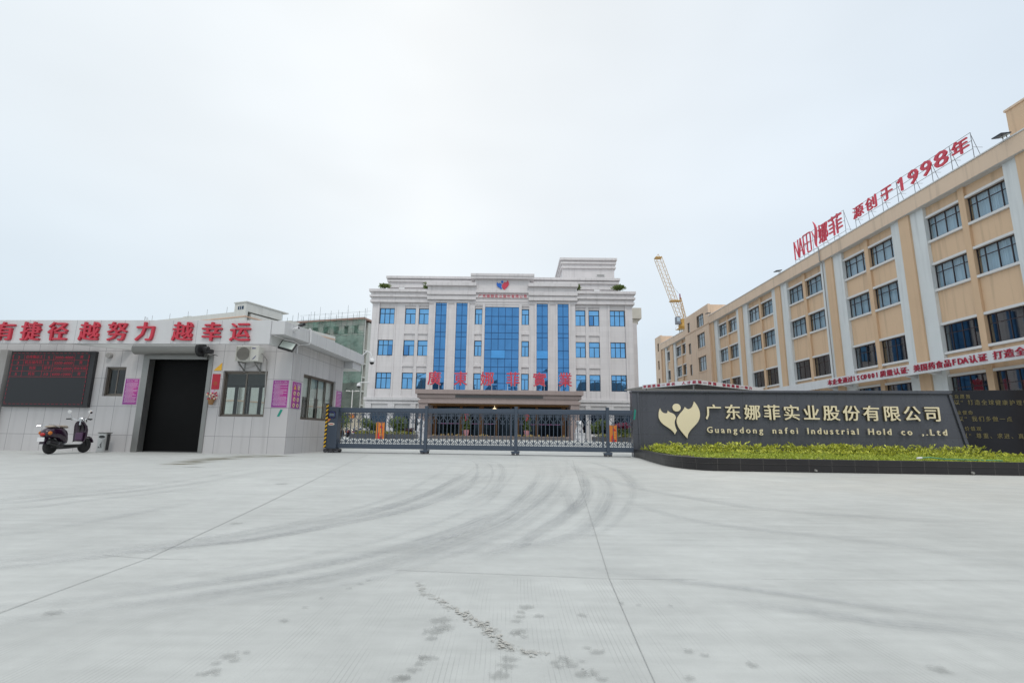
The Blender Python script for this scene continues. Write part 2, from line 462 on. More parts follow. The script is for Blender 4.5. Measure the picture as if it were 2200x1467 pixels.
# ------------------------------------------------------------------ ground
def ground_mat():
    m = bpy.data.materials.new('concrete'); m.use_nodes = True
    t = m.node_tree; b = t.nodes['Principled BSDF']; N = t.nodes.new; L = t.links.new
    tcn = N('ShaderNodeTexCoord'); sp = N('ShaderNodeSeparateXYZ'); L(tcn.outputs['Object'], sp.inputs[0])
    def mth(op, a, bb=None, cc=None):
        n = N('ShaderNodeMath'); n.operation = op
        for i, q in enumerate((a, bb, cc)):
            if q is None: continue
            if isinstance(q, (int, float)): n.inputs[i].default_value = q
            else: L(q, n.inputs[i])
        return n.outputs[0]
    def noi(scale, det=5, vec=None, rough=.55):
        n = N('ShaderNodeTexNoise'); n.inputs['Scale'].default_value = scale; n.inputs['Detail'].default_value = det; n.inputs['Roughness'].default_value = rough
        L(vec or tcn.outputs['Object'], n.inputs['Vector']); return n.outputs[0]
    def rng(v, a, b_, c, d):
        n = N('ShaderNodeMapRange'); n.inputs[1].default_value = a; n.inputs[2].default_value = b_; n.inputs[3].default_value = c; n.inputs[4].default_value = d
        L(v, n.inputs[0]); return n.outputs[0]
    k = rng(noi(.35), .3, .7, .90, 1.08)
    k = mth('MULTIPLY', k, rng(noi(2.2, 7), .3, .7, .92, 1.06))
    k = mth('MULTIPLY', k, rng(noi(13, 6), .3, .7, .96, 1.03))
    k = mth('MULTIPLY', k, rng(noi(190, 3), .3, .7, .965, 1.035))
    # broom streaks left by the finishing, running across the yard
    mpn = N('ShaderNodeMapping'); mpn.inputs['Scale'].default_value = (1.4, 10, 1); mpn.inputs['Rotation'].default_value = (0, 0, R(-14)); L(tcn.outputs['Object'], mpn.inputs[0])
    k = mth('MULTIPLY', k, rng(noi(1.0, 5, mpn.outputs[0]),   .35, .75, 1.03, .91))
    # cut grooves in the nearest slab (runs along the drive)
    wob = mth('MULTIPLY_ADD', noi(.8, 2), .05, sp.outputs[0])
    fr = mth('FRACT', mth('DIVIDE', wob, .0165))
    gm = mth('LESS_THAN', fr, .17)
    nearslab = mth('LESS_THAN', sp.outputs[1], 2.68)
    mp2 = N('ShaderNodeMapping'); mp2.inputs['Scale'].default_value = (9, 2.2, 1); L(tcn.outputs['Object'], mp2.inputs[0])
    patch = rng(noi(1.0, 3, mp2.outputs[0]), .45, .62, 0, 1)
    groove = mth('MULTIPLY', mth('MULTIPLY', gm, nearslab), patch)
    k = mth('MULTIPLY', k, mth('MULTIPLY_ADD', groove, -.17, 1.0))
    # pock marks and grit
    vo = N('ShaderNodeTexVoronoi'); vo.inputs['Scale'].default_value = 5.5; L(tcn.outputs['Object'], vo.inputs['Vector'])
    spk = mth('MULTIPLY', mth('LESS_THAN', vo.outputs['Distance'], .03), rng(noi(.9, 2), .5, .56, 0, 1))
    k = mth('MULTIPLY', k, mth('MULTIPLY_ADD', spk, -.3, 1.0))
    # warmer, paler tone centred near the planter, broken up by noise
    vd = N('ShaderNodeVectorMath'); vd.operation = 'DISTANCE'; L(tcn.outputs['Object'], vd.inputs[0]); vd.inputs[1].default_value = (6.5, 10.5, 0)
    warm_patch = mth('MULTIPLY', rng(vd.outputs['Value'], 2.0, 8.5, 1, 0), rng(noi(.6, 4), .35, .7, .45, 1.0))
    mxn = N('ShaderNodeMix'); mxn.data_type = 'RGBA'; L(warm_patch, mxn.inputs[0])
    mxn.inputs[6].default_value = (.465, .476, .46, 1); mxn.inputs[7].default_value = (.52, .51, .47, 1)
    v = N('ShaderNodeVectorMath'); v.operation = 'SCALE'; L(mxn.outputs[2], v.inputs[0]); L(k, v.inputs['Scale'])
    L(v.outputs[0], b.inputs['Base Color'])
    b.inputs['Roughness'].default_value = .62; b.inputs['Specular IOR Level'].default_value = .35
    bn = N('ShaderNodeBump'); bn.inputs['Strength'].default_value = .12; bn.inputs['Distance'].default_value = .004
    L(noi(120, 4), bn.inputs['Height']); L(bn.outputs[0], b.inputs['Normal'])
    return m

def decal_mat(name, c, alpha, kind, fs=9.0):
    """a stain with ragged, see-through edges; u runs across the strip, v along it"""
    m = bpy.data.materials.new(name); m.use_nodes = True
    t = m.node_tree; t.nodes.clear(); N = t.nodes.new; L = t.links.new
    o = N('ShaderNodeOutputMaterial'); ms = N('ShaderNodeMixShader'); tr = N('ShaderNodeBsdfTransparent'); d = N('ShaderNodeBsdfDiffuse')
    d.inputs[0].default_value = (*c, 1)
    uv = N('ShaderNodeUVMap'); sp = N('ShaderNodeSeparateXYZ'); L(uv.outputs[0], sp.inputs[0]); tcn = N('ShaderNodeTexCoord')
    def mth(op, a, bb=None, cc=None):
        n = N('ShaderNodeMath'); n.operation = op
        for i, q in enumerate((a, bb, cc)):
            if q is None: continue
            if isinstance(q, (int, float)): n.inputs[i].default_value = q
            else: L(q, n.inputs[i])
        return n.outputs[0]
    def rng(v, a, b_, c_, d_):
        n = N('ShaderNodeMapRange'); n.inputs[1].default_value = a; n.inputs[2].default_value = b_; n.inputs[3].default_value = c_; n.inputs[4].default_value = d_
        L(v, n.inputs[0]); return n.outputs[0]
    edge = mth('MULTIPLY', mth('SUBTRACT', .5, mth('ABSOLUTE', mth('SUBTRACT', sp.outputs[0], .5))), 2.0)   # 0 at the edge, 1 mid
    if kind == 'tyre':
        mpn = N('ShaderNodeMapping'); mpn.inputs['Scale'].default_value = (9, .8, 1); L(uv.outputs[0], mpn.inputs[0])
        n = N('ShaderNodeTexNoise'); n.inputs['Scale'].default_value = 1.0; n.inputs['Detail'].default_value = 4; L(mpn.outputs[0], n.inputs['Vector'])
        n2 = N('ShaderNodeTexNoise'); n2.inputs['Scale'].default_value = 1.1; L(tcn.outputs['Object'], n2.inputs['Vector'])
        a = mth('MULTIPLY', rng(edge, 0, .7, 0, 1), rng(n.outputs[0], .32, .62, .25, 1.0))
        a = mth('MULTIPLY', a, rng(n2.outputs[0], .3, .62, .35, 1.0))
        n3 = N('ShaderNodeTexNoise'); n3.inputs['Scale'].default_value = 26; n3.inputs['Detail'].default_value = 5; n3.inputs['Roughness'].default_value = .7; L(tcn.outputs['Object'], n3.inputs['Vector'])
        a = mth('MULTIPLY', a, rng(n3.outputs[0], .36, .6, .45, 1.15))
        tread = mth('FRACT', mth('MULTIPLY', sp.outputs[0], 5.0))
        a = mth('MULTIPLY', a, rng(mth('ABSOLUTE', mth('SUBTRACT', tread, .5)), .25, .45, 1.0, .55))
        atn = N('ShaderNodeAttribute'); atn.attribute_name = 'fade'; ends = atn.outputs['Fac']
        a = mth('MULTIPLY', mth('MULTIPLY', a, ends), alpha)
    elif kind == 'blot':
        n = N('ShaderNodeTexNoise'); n.inputs['Scale'].default_value = fs; n.inputs['Detail'].default_value = 5; L(tcn.outputs['Object'], n.inputs['Vector'])
        a = mth('MULTIPLY', rng(mth('ADD', edge, mth('MULTIPLY_ADD', n.outputs[0], 1.8, -.9)), .28, .5, 0, 1), alpha)
    else:
        n = N('ShaderNodeTexNoise'); n.inputs['Scale'].default_value = fs; n.inputs['Detail'].default_value = 4; L(tcn.outputs['Object'], n.inputs['Vector'])
        a = mth('MULTIPLY', mth('MULTIPLY', rng(edge, 0, .9, 0, 1), rng(n.outputs[0], .35, .65, .1, 1)), alpha)
    L(a, ms.inputs[0]); L(tr.outputs[0], ms.inputs[1]); L(d.outputs[0], ms.inputs[2]); L(ms.outputs[0], o.inputs[0])
    return m

def strip(name, pts, wd, z, mat, parent):
    """a thin sheet following a path on the ground"""
    P = [Vector((p[0], p[1], z)) for p in pts]
    Q = []                                      # resample with Catmull-Rom
    for i in range(len(P)-1):
        a, b_, c, d = P[max(i-1, 0)], P[i], P[i+1], P[min(i+2, len(P)-1)]
        for k in range(6):
            s = k/6
            Q.append(.5*((2*b_) + (c-a)*s + (2*a-5*b_+4*c-d)*s*s + (3*b_-a-3*c+d)*s**3))
    Q.append(P[-1])
    if len(pts) == 2: Q = [P[0].lerp(P[1], i/8) for i in range(9)]
    vs, fs, uvs, fd = [], [], [], []
    acc = 0
    for i, q in enumerate(Q):
        d = (Q[min(i+1, len(Q)-1)] - Q[max(i-1, 0)]).normalized(); n = Vector((-d.y, d.x, 0))
        if i: acc += (q-Q[i-1]).length
        ww = wd[0] + (wd[1]-wd[0])*i/(len(Q)-1) if isinstance(wd, tuple) else wd
        fd.append(min(1, min(i, len(Q)-1-i)/max(2, len(Q)*.3)))
        for k, s in enumerate((-.5, 0, .5)):
            vs.append(tuple(q+n*ww*s)); uvs.append((k/2, acc))
        if i:
            b0 = 3*(i-1)
            for k in (0, 1): fs.append((b0+k+1, b0+k, b0+k+3, b0+k+4))
    me = bpy.data.meshes.new(name); me.from_pydata(vs, [], fs); me.materials.append(mat)
    uv = me.uv_layers.new(name='UVMap')
    for lp in me.loops: uv.data[lp.index].uv = uvs[lp.vertex_index]
    at = me.attributes.new('fade', 'FLOAT', 'POINT'); at.data.foreach_set('value', [f_ for f_ in fd for _ in range(3)])
    me.update()
    if me.polygons and me.polygons[0].normal.z < 0: me.flip_normals()
    o = bpy.data.objects.new(name, me); C.objects.link(o); o.parent = parent
    return o

def disc(name, x, y, z, rx, ry, mat, parent, seed):
    rg = random.Random(seed); n = 18
    vs = [(x, y, z)]+[(x+rx*(.85+.3*rg.random())*math.cos(k*2*math.pi/n), y+ry*(.85+.3*rg.random())*math.sin(k*2*math.pi/n), z) for k in range(n)]
    me = bpy.data.meshes.new(name); me.from_pydata(vs, [], [(0, 1+k, 1+(k+1) % n) for k in range(n)]); me.materials.append(mat)
    uv = me.uv_layers.new(name='UVMap')
    for lp in me.loops: uv.data[lp.index].uv = (.5 if lp.vertex_index == 0 else 0, lp.vertex_index*.1)
    o = bpy.data.objects.new(name, me); C.objects.link(o); o.parent = parent
    return o

xs_ = [-2500, -300, -60, -25, -10, 0, 10, 25, 60, 300, 2500]
ys_ = [-1500, -200, -40, 0, 10, 18, 23, 32, 46, 60, 90, 200, 800, 3500]
gz = lambda y: 0.0 if y <= 23 else (.27*(y-23)/23 if y < 46 else .27)
gv = [(x, y, gz(y)) for y in ys_ for x in xs_]; nx = len(xs_)
gf = [(j*nx+i, j*nx+i+1, (j+1)*nx+i+1, (j+1)*nx+i) for j in range(len(ys_)-1) for i in range(nx-1)]
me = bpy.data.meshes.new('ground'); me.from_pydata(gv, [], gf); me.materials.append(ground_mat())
ground = bpy.data.objects.new('ground', me); C.objects.link(ground); tag(ground, 'pale grey concrete yard with curved tyre marks and joints', 'ground', kind='structure')

tyre = decal_mat('tyre rubber film', (.25, .26, .28), .34, 'tyre')
tyre_l = decal_mat('faint tyre film', (.26, .27, .29), .24, 'tyre')
TY = [([(-3.6,2.55),(-2.7,2.87),(-2.16,3.26),(-1.84,3.59),(-1.57,4.08),(-1.33,4.49),(-1.1,5.23),(-.91,6.27),(-.79,7.82),(-.66,10.07),(-.6,14.2)], .11, tyre),
 ([(-3.5,2.45),(-2.58,2.76),(-2.06,3.21),(-1.68,3.50),(-1.35,4.04),(-1.05,4.64),(-.79,5.62),(-.58,7.48),(-.47,9.79),(-.38,14)], .11, tyre),
 ([(-.6,14.4),(-.21,13.07),(-.07,10.51),(-.09,7.91),(-.23,6.1),(-.5,4.9)], .10, tyre_l),
 ([(-2.6,1.98),(-1.98,2.15),(-1.46,2.48),(-1.23,2.66),(-.98,2.92),(-.68,3.31),(-.38,3.91),(-.15,4.57),(.06,5.16),(.33,6.94),(.7,9.99),(1.1,15.5)], .12, tyre),
 ([(-2.5,1.85),(-1.84,2.01),(-1.35,2.3),(-1.05,2.51),(-.74,2.76),(-.45,3.23),(-.2,3.74),(.05,4.4),(.31,5.53),(.64,7.29),(1.0,10.04),(1.35,15.8)], .13, tyre),
 ([(-.6,2.95),(.05,3.45),(.26,3.95),(.55,4.75),(.9,5.99),(1.2,7.7),(1.54,10.79),(1.84,15.5)], .12, tyre_l),
 ([(-.5,2.65),(.04,3.31),(.37,3.61),(.66,4.17),(1.03,5.41),(1.33,6.77),(1.56,8.55),(1.69,12)], .14, tyre_l),
 ([(.6,4.7),(.71,5.76),(.77,6.8)], .10, tyre_l),
 ([(1.45,11.5),(1.57,9.54),(1.84,7.11),(2.23,6.01),(2.63,5.21),(3.29,4.82),(3.92,4.55),(5.2,4.3)], .16, tyre_l),
 ([(1.15,7.6),(1.25,6.25),(1.52,4.69),(1.89,4.14),(2.3,3.85),(2.69,3.51),(2.9,3.14),(3.3,2.8)], .12, tyre_l),
 ([(2.3,15),(2.34,13.1),(2.32,10.58),(1.95,7.79),(1.53,5.84)], .13, tyre_l),
 ([(.3,2.86),(.53,2.79),(.94,2.6),(1.3,2.43),(1.6,2.26),(1.81,2.17),(2.4,2.0)], .06, tyre),
 ([(.9,2.36),(1.2,2.24),(1.47,2.09),(1.69,2.03),(2.2,1.84)], .09, tyre),
 ([(-6.5,4.3),(-4.9,4.92),(-4.62,5.56),(-4.35,6.16),(-4.25,7.37),(-4.4,9.6)], .12, tyre),
 ([(-4.6,3.1),(-3.4,3.53),(-3.22,3.95),(-3.15,4.61),(-3.06,5.8)], .10, tyre_l),
 ([(-6.2,4.0),(-4.5,4.6),(-4.2,5.3),(-3.95,6.2),(-3.9,7.6)], .10, tyre_l)]
z_ = .004
for pts, wd, mt in TY:
    strip('tyre_mark', pts, (wd*1.5, wd*2.2), z_, mt, ground); z_ += .0004
rg = random.Random(12)          # older, fainter passes beside the fresh ones
for pts, wd, mt in TY[:7]+TY[13:14]:
    for q in range(2):
        ox = rg.uniform(-.35, .35); oy = rg.uniform(-.25, .25); s_ = rg.uniform(.93, 1.08)
        strip('tyre_mark', [(p[0]*s_+ox*(p[1]/6), p[1]+oy*(p[1]/4)) for p in pts], (wd*.5, wd*rg.uniform(.7, 1.6)), z_, tyre_l, ground); z_ += .0004
jm = pm('joint sealant', (.32, .325, .315), .8)
def joint(pts, wd): strip('expansion_joint', pts, wd, .003, jm, ground)
joint([(.44, 1.6), (.46, 1.87), (.525, 2.68)], (.002, .003)); joint([(.525, 2.68), (2.0, 15.48)], (.003, .008))
joint([(-1.85, .9), (-1.95, 2.12), (-1.99, 2.99)], (.003, .004)); joint([(-1.99, 2.99), (-2.27, 4.55), (-2.61, 6.34), (-3.8, 12.47), (-4.6, 17)], (.004, .009))
joint([(-.57, 2.8), (.27, 2.71), (.53, 2.68), (.97, 2.68)], .003); joint([(-2.3, 3.06), (-1.99, 2.99), (-1.7, 2.97)], .003); joint([(1.3, 2.7), (2.64, 2.72)], .002)
oil = decal_mat('water stain by the wall', (.20, .185, .13), .8, 'soft', 1.3)
strip('water_stain', [(-7.0, 11.0), (-7.5, 13.0), (-7.5, 14.5), (-7.0, 15.9)], (.8, 2.0), .0035, oil, ground)
pale = decal_mat('spilled cement', (.32, .31, .285), .26, 'blot', 60)
path = [(-.41, 2.57), (-.37, 2.43), (-.27, 2.31), (-.21, 2.21), (-.15, 2.14), (-.10, 2.06), (-.06, 1.99), (-.03, 1.93), (.0, 1.85), (.06, 1.805), (.14, 1.785)]
rg = random.Random(9)
for i in range(34):
    t_ = i/34*9.99; k = int(t_); f_ = t_-k
    x = path[k][0]*(1-f_)+path[k+1][0]*f_+rg.gauss(0, .008); y = path[k][1]*(1-f_)+path[k+1][1]*f_+rg.gauss(0, .012)
    if 2.2 < t_ < 2.6 or 7.0 < t_ < 7.5: continue
    r_ = rg.uniform(.014, .034); disc('cement_spill', x, y, .0036+.00001*i, r_*1.2, r_, pale, ground, 100+i)
# crumbs of dried cement: real little lumps
mb = MB(); rg = random.Random(4)
path = [(-.41, 2.57), (-.37, 2.43), (-.27, 2.31), (-.21, 2.21), (-.15, 2.14), (-.10, 2.06), (-.06, 1.99), (-.03, 1.93), (.0, 1.85), (.06, 1.805), (.14, 1.785)]
for i in range(190):
    t_ = rg.random()*(len(path)-1.001); k = int(t_); f_ = t_-k
    x = path[k][0]*(1-f_)+path[k+1][0]*f_ + rg.gauss(0, .014); y = path[k][1]*(1-f_)+path[k+1][1]*f_ + rg.gauss(0, .018)
    r_ = rg.choice((.0018, .0025, .0025, .0035, .005))*(1.3 if .2 < t_/10 < .8 else .9); a0 = rg.random()*6
    ring = [(x+r_*1.3*(.7+.5*rg.random())*math.cos(a0+q*1.257), y+r_*1.3*(.7+.5*rg.random())*math.sin(a0+q*1.257)) for q in range(5)]
    h_ = r_*.1
    n0 = len(mb.v); mb.v += [(p[0], p[1], .0042) for p in ring] + [(x+(p[0]-x)*.55, y+(p[1]-y)*.55, .0042+h_) for p in ring]
    for q in range(5):
        mb.f.append((n0+q, n0+(q+1) % 5, n0+5+(q+1) % 5, n0+5+q)); mb.mi.append(0)
    mb.f.append(tuple(n0+5+q for q in range(5))); mb.mi.append(0)
o = mb.build('cement_crumbs', pm('dried cement', (.41, .40, .37), .9, var=.15, vs=30), ground); o['kind'] = 'stuff'
# damp and dried splashes
splash = decal_mat('dried splash', (.28, .285, .275), .27, 'blot', 75)
SP = [(-.24,1.75,.026),(-.26,1.76,.017),(-.26,1.71,.020),(-.27,1.67,.02),(-.29,1.62,.02),(-.3,1.61,.026),(-.24,2.08,.04),(-.25,1.97,.04),(-.22,2.01,.04),(-.25,1.91,.025),
 (.02,1.75,.028),(.01,1.7,.028),(-.01,1.64,.034),(.09,2.24,.032),(.07,2.18,.02),(.06,2.13,.02),(.05,2.08,.02),(.06,1.98,.028),(.04,1.96,.025),(.07,1.93,.016),(.14,2.14,.022),(.31,2.15,.022),
 (.28,1.84,.013),(.31,1.81,.024),(.19,1.76,.018),(.2,1.74,.018),(.16,1.73,.015),(.21,1.71,.022),(.25,1.74,.01),(.24,1.65,.025),(.27,1.66,.022),(.17,1.7,.017),(.29,1.62,.02),
 (-1.75,2.12,.035),(-2.09,4.1,.05),(-.87,1.75,.022),(-.88,1.7,.013),(-.84,1.72,.017),(-.86,1.65,.017),(-.88,1.63,.017),(-.84,1.63,.012),(-.83,1.78,.013),(-.86,1.78,.01),(-.83,2.06,.02),(-.81,2.21,.012),(-.79,2.33,.012),
 (-.71,2.47,.013),(-.68,2.54,.015),(-.66,2.6,.012),(.62,1.82,.02),(.66,1.79,.014),(.78,1.72,.02),(.55,1.63,.02),(1.35,1.7,.03),(.5,2.3,.015),(.57,2.28,.012),(.7,2.27,.01),(-6.2,10.3,.2),(-3.1,7.2,.1),(-.1,6.5,.05)]
for i, (x, y, r_) in enumerate(SP):
    disc('splash_mark', x, y, .0046+.00002*i, r_*1.5, r_*1.25, splash, ground, i)

# ------------------------------------------------------------------ gatehouse
GY = R(-3.42)
GO = (-7.26, 16.84, 0)
gh = thing('gatehouse', 'low grey tiled gatehouse with a roller door and sliding windows', 'gatehouse', GO, GY)
DEP, LEFT = 4.45, -14.0
fw = [(-6.55, -5.82, 1.84, 2.84), (-5.02, -2.93, 0, 3.12), (-2.38, -.83, 1.2, 2.73)]
mb = MB()
wall_open(mb, LEFT, 0, 0, 3.71, 0, .22, fw)
o = mb.build('front_wall', M['tile'], gh)
mb = MB(); rot = lambda v: v
# side wall (faces +x) cut round its long window
sw = (.88, 3.72, 1.16, 2.75)
mb.box(-.22, 0, .22, sw[0], 0, 3.71); mb.box(-.22, 0, sw[1], DEP, 0, 3.71); mb.box(-.22, 0, sw[0], sw[1], 0, sw[2]); mb.box(-.22, 0, sw[0], sw[1], sw[3], 3.71)
mb.build('side_wall', M['tile'], gh)
mb = MB(); bw = [(-5.1, -2.9, 1.15, 2.65), (-2.6, -.5, 1.15, 2.65)]
wall_open(mb, LEFT, -.22, 0, 3.71, DEP-.2, DEP, bw)
mb.build('back_wall', M['interior'], gh)
mb = MB(); mb.box(-5.3, -5.2, .22, DEP-.2, 0, 3.3); mb.box(LEFT, LEFT+.2, .22, DEP-.2, 0, 3.71)
mb.build_each('partition', M['interior'], gh)
mb = MB(); mb.box(-13.7, -.25, .24, DEP-.22, 3.3, 3.4)
mb.build('ceiling', M['interior'], gh)
mb = MB(); mb.box(-5.19, -.23, .3, DEP-.25, .002, .03)
mb.build('floor', pm('gatehouse floor', (.09, .09, .09), .4), gh)
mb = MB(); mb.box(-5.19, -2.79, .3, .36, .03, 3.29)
mb.build('doorway_shade_sheet', pm('doorway shade black', (.004, .004, .0042), .45, var=.3, vs=1.5, spec=.12), gh)  # black sheet filling the open doorway, standing in for the shade inside
mb = MB(); mb.box(-10.34, -10.06, -.16, 0, 0, 3.4)
mb.build('pier', M['stone_grey'], gh, bevel=.01)
# roof: canopy over the front carrying the lettering, main slab with a cut corner
mb = MB()
mb.box(LEFT, -.1, -1.4, -1.3, 3.4, 4.165)
mb.build('fascia', M['tile_fascia'], gh, bevel=.006)
mb = MB(); mb.prism([(-.2, -1.295), (-.1, -1.295), (.0, -.012), (-.1, -.012)], 'z', 3.4, 3.715); mb.prism([(-6.9, -1.295), (-6.8, -1.295), (-5.65, -.012), (-5.75, -.012)], 'z', 3.42, 3.715)
mb.build_each('fascia_return', M['soffit'], gh)
mb = MB()
mb.prism([(LEFT, -.015), (-.0, -.015), (-.096, -1.38), (.33, -1.38), (.45, .1), (.45, 5.6), (LEFT, 5.6)], 'z', 3.72, 4.15)
mb.box(-.85, .38, 4.5, 5.5, 3.42, 3.715)
mb.build('roof', M['tile_fascia'], gh, bevel=.006)
mb = MB(); mb.box(LEFT+.3, .1, .3, 5.2, 4.155, 4.2)
mb.build('roof_membrane', M['stone_grey'], gh)
# windows
def slider(x0, x1, z0, z1, y, n, parent, axis='x', curtain=False):
    """sliding window; axis says along which local axis it runs"""
    fr = MB(); gl = MB()
    P = (lambda a, b, c, d, e_, f_: (a, b, c, d, e_, f_)) if axis == 'x' else (lambda a, b, c, d, e_, f_: (-d, -c, a, b, e_, f_))
    fb = lambda *a: fr.box(*P(*a))
    fb(x0, x1, y, y+.09, z0, z0+.05); fb(x0, x1, y, y+.09, z1-.05, z1); fb(x0, x0+.05, y, y+.09, z0+.05, z1-.05); fb(x1-.05, x1, y, y+.09, z0+.05, z1-.05)
    wd = (x1-x0-.1)/n; jb = .085 if n == 4 and axis == 'x' else .035
    for i in range(n):
        a, b = x0+.05+wd*i, x0+.05+wd*(i+1); yy = y+.012 if i % 2 else y+.05
        for q in ((a, a+jb), (b-jb, b)): fb(q[0], q[1], yy, yy+.03, z0+.05, z1-.05)
        fb(a+.035, b-.035, yy, yy+.03, z0+.05, z0+.09); fb(a+.035, b-.035, yy, yy+.03, z1-.09, z1-.05)
        gl.box(*P(a+.035, b-.035, yy+.012, yy+.018, z0+.09, z1-.09))
    f = fr.build('window', M['alu'], parent); gl.build('pane', M['clear'], f)
    return f
slider(-6.55, -5.82, 1.84, 2.84, .08, 2, gh)
slider(-2.38, -.83, 1.2, 2.73, .08, 2, gh)
slider(-5.1, -2.9, 1.15, 2.65, DEP-.14, 4, gh)
slider(-2.6, -.5, 1.15, 2.65, DEP-.14, 4, gh)
slider(.88, 3.72, 1.16, 2.75, .07, 4, gh, 'y')
mb = MB()
for k in range(4): mb.box(-.20, -.19, .94+k*.7, 1.60+k*.7, 1.98-.1*(k == 3), 2.72)
mb.build_each('blind', pm('roller blind', (.62, .63, .60), .8), gh)
mb = MB(); mb.box(-2.3, -1.0, .5, 1.1, .72, .76); mb.box(-2.3, -2.25, .5, 1.1, .03, .72); mb.box(-1.05, -1.0, .5, 1.1, .03, .72)
mb.build('counter', pm('counter', (.4, .4, .42), .5), gh)
# door surround and rolled shutter
mb = MB(); mb.box(-5.24, -5.02, -.03, .24, 0, 3.27); mb.box(-2.93, -2.78, -.03, .24, 0, 3.27); mb.box(-5.02, -2.93, -.025, .24, 3.12, 3.27)
mb.build('door_frame', M['steel'], gh, bevel=.006)
mb = MB(); mb.lathe([(.19, -5.4), (.19, -3.15)], (0, -.23, 3.43), 18, 'x'); mb.box(-5.0, -2.95, -.1, -.06, 3.1, 3.3)
for k in range(2): mb.box(-5.0, -2.95, -.115, -.1, 3.12+k*.1, 3.19+k*.1)
mb.build('shutter_roll', M['steel'], gh, smooth=False)
mb = MB(); mb.lathe([(.0, -3.15), (.25, -3.15), (.25, -3.05), (.1, -3.04), (.1, -2.85)], (0, -.23, 3.42), 16, 'x'); mb.box(-2.95, -2.72, -.3, -.12, 3.3, 3.42); mb.bar((-2.85, -.2, 3.3), (-2.55, -.15, 3.22), .02)
mb.build('shutter_motor', M['black'], gh)
mb = MB(); mb.lathe([(.0, -.1), (.09, -.1), (.1, -.06), (.1, 0)], (-6.47, 0, 3.23), 14, 'y')
mb.build('vent_cap', M['stone_grey'], gh)
mb = MB()  # white conduit on the roof edge
mb.tube([(.47, .0, 4.2), (.5, .05, 4.16), (.5, .1, 3.75), (.46, .12, 3.68), (.1, .15, 3.66), (.03, .15, 3.6), (.03, .16, 3.36)], .025, 6)
mb.tube([(.1, .15, 3.66), (.2, -.5, 3.66), (.05, -.8, 3.66)], .02, 6)
mb.build('conduit', M['white'], gh)

# big red characters on the fascia
let = thing('fascia_lettering', 'row of big red raised characters along the gatehouse fascia', 'lettering', GO, GY)
for ch, x in zip('没有捷径越努力越幸运', (-10.0, -9.15, -8.27, -7.36, -6.31, -5.38, -4.45, -3.23, -2.28, -1.36)):
    mb = MB(); mb.glyph(ch, (x-.03, -1.402, 3.47), X3, Z3, NY, .68, .64, .075, .022)
    mb.build('character', M['red'], let)

# LED board
led = thing('led_board', 'large black LED board with rows of glowing red job notices', 'display', GO, GY)
mb = MB(); mb.box(-9.95, -6.9, -.12, -.002, 1.45, 3.36)
mb.build('casing', M['black'], led, bevel=.008)
mb = MB(); mb.box(-9.88, -7.08, -.128, -.12, 1.52, 3.30)
mb.build('screen', pm('led matrix', (.016, .018, .022), .5, var=.2, vs=60), led)
mb = MB(); zz = [3.24, 3.05, 2.86, 2.665, 2.47]; xx = [-9.84, -9.44, -8.72, -8.38, -7.62, -7.12]; yl = -.131
for z in zz[1:]: mb.box(-9.84, -7.12, yl, -.1285, z-.004, z+.004)
for x in xx: mb.box(x-.004, x+.004, yl, -.1285, 2.47, 3.24)
def dash(a, b, n, horiz, c):
    for i in range(n):
        s = a+(b-a)*i/n; q = s+(b-a)/n*.6
        mb.box(*((min(s, q), max(s, q), yl, -.1285, c-.005, c+.005) if horiz else (c-.005, c+.005, yl, -.1285, min(s, q), max(s, q))))
dash(-9.86, -7.1, 18, True, 3.285); dash(-9.86, -7.1, 18, True, 1.545); dash(1.56, 3.27, 12, False, -9.865); dash(1.56, 3.27, 12, False, -7.095)
rows = [('2', '仓库搬运工', '5', '3000-4000', '男'), ('3', '机台操作员', '5', '3500-6000', '男'), ('4', '包装', '若干', '3500-6000', '男女不限'), ('5', '机长', '10', '6000-12000', '男')]
for r_i, row in enumerate(rows):
    zb = zz[r_i+1]+.045
    for c_i, tx in enumerate(row):
        a, b = xx[c_i], xx[c_i+1]; cjk = ord(tx[0]) > 1000
        if cjk:
            s = min(.125, (b-a-.06)/len(tx)); x0 = (a+b)/2-s*len(tx)/2
            mb.text(tx, (x0, -.1285, zb), X3, Z3, NY, s, s, .003, 0)
        else:
            wd_ = min(.075*len(tx), b-a-.1); mb.line(tx, ((a+b)/2-wd_/2, -.1285, zb), X3, Z3, NY, wd_, .13, .003, 0)
mb.build('red_text', emit('led red', (.55, .015, .05), .28), led)

# notices
def posterface(name, c1, c2):
    m = bpy.data.materials.new(name); m.use_nodes = True
    t = m.node_tree; b = t.nodes['Principled BSDF']; N = t.nodes.new; L = t.links.new
    tcn = N('ShaderNodeTexCoord'); mpn = N('ShaderNodeMapping'); L(tcn.outputs['Generated'], mpn.inputs[0])
    mpn.inputs['Location'].default_value = (-.7, 0, -.6); gr = N('ShaderNodeTexGradient'); gr.gradient_type = 'SPHERICAL'; L(mpn.outputs[0], gr.inputs[0])
    mxn = N('ShaderNodeMix'); mxn.data_type = 'RGBA'; mxn.inputs[6].default_value = (*c1, 1); mxn.inputs[7].default_value = (*c2, 1)
    L(gr.outputs[0], mxn.inputs[0]); L(mxn.outputs[2], b.inputs['Base Color']); b.inputs['Roughness'].default_value = .35
    return m
PF = posterface('printed purple', (.20, .035, .25), (.50, .03, .27))
PW = pm('print white', (.60, .42, .58), .4)
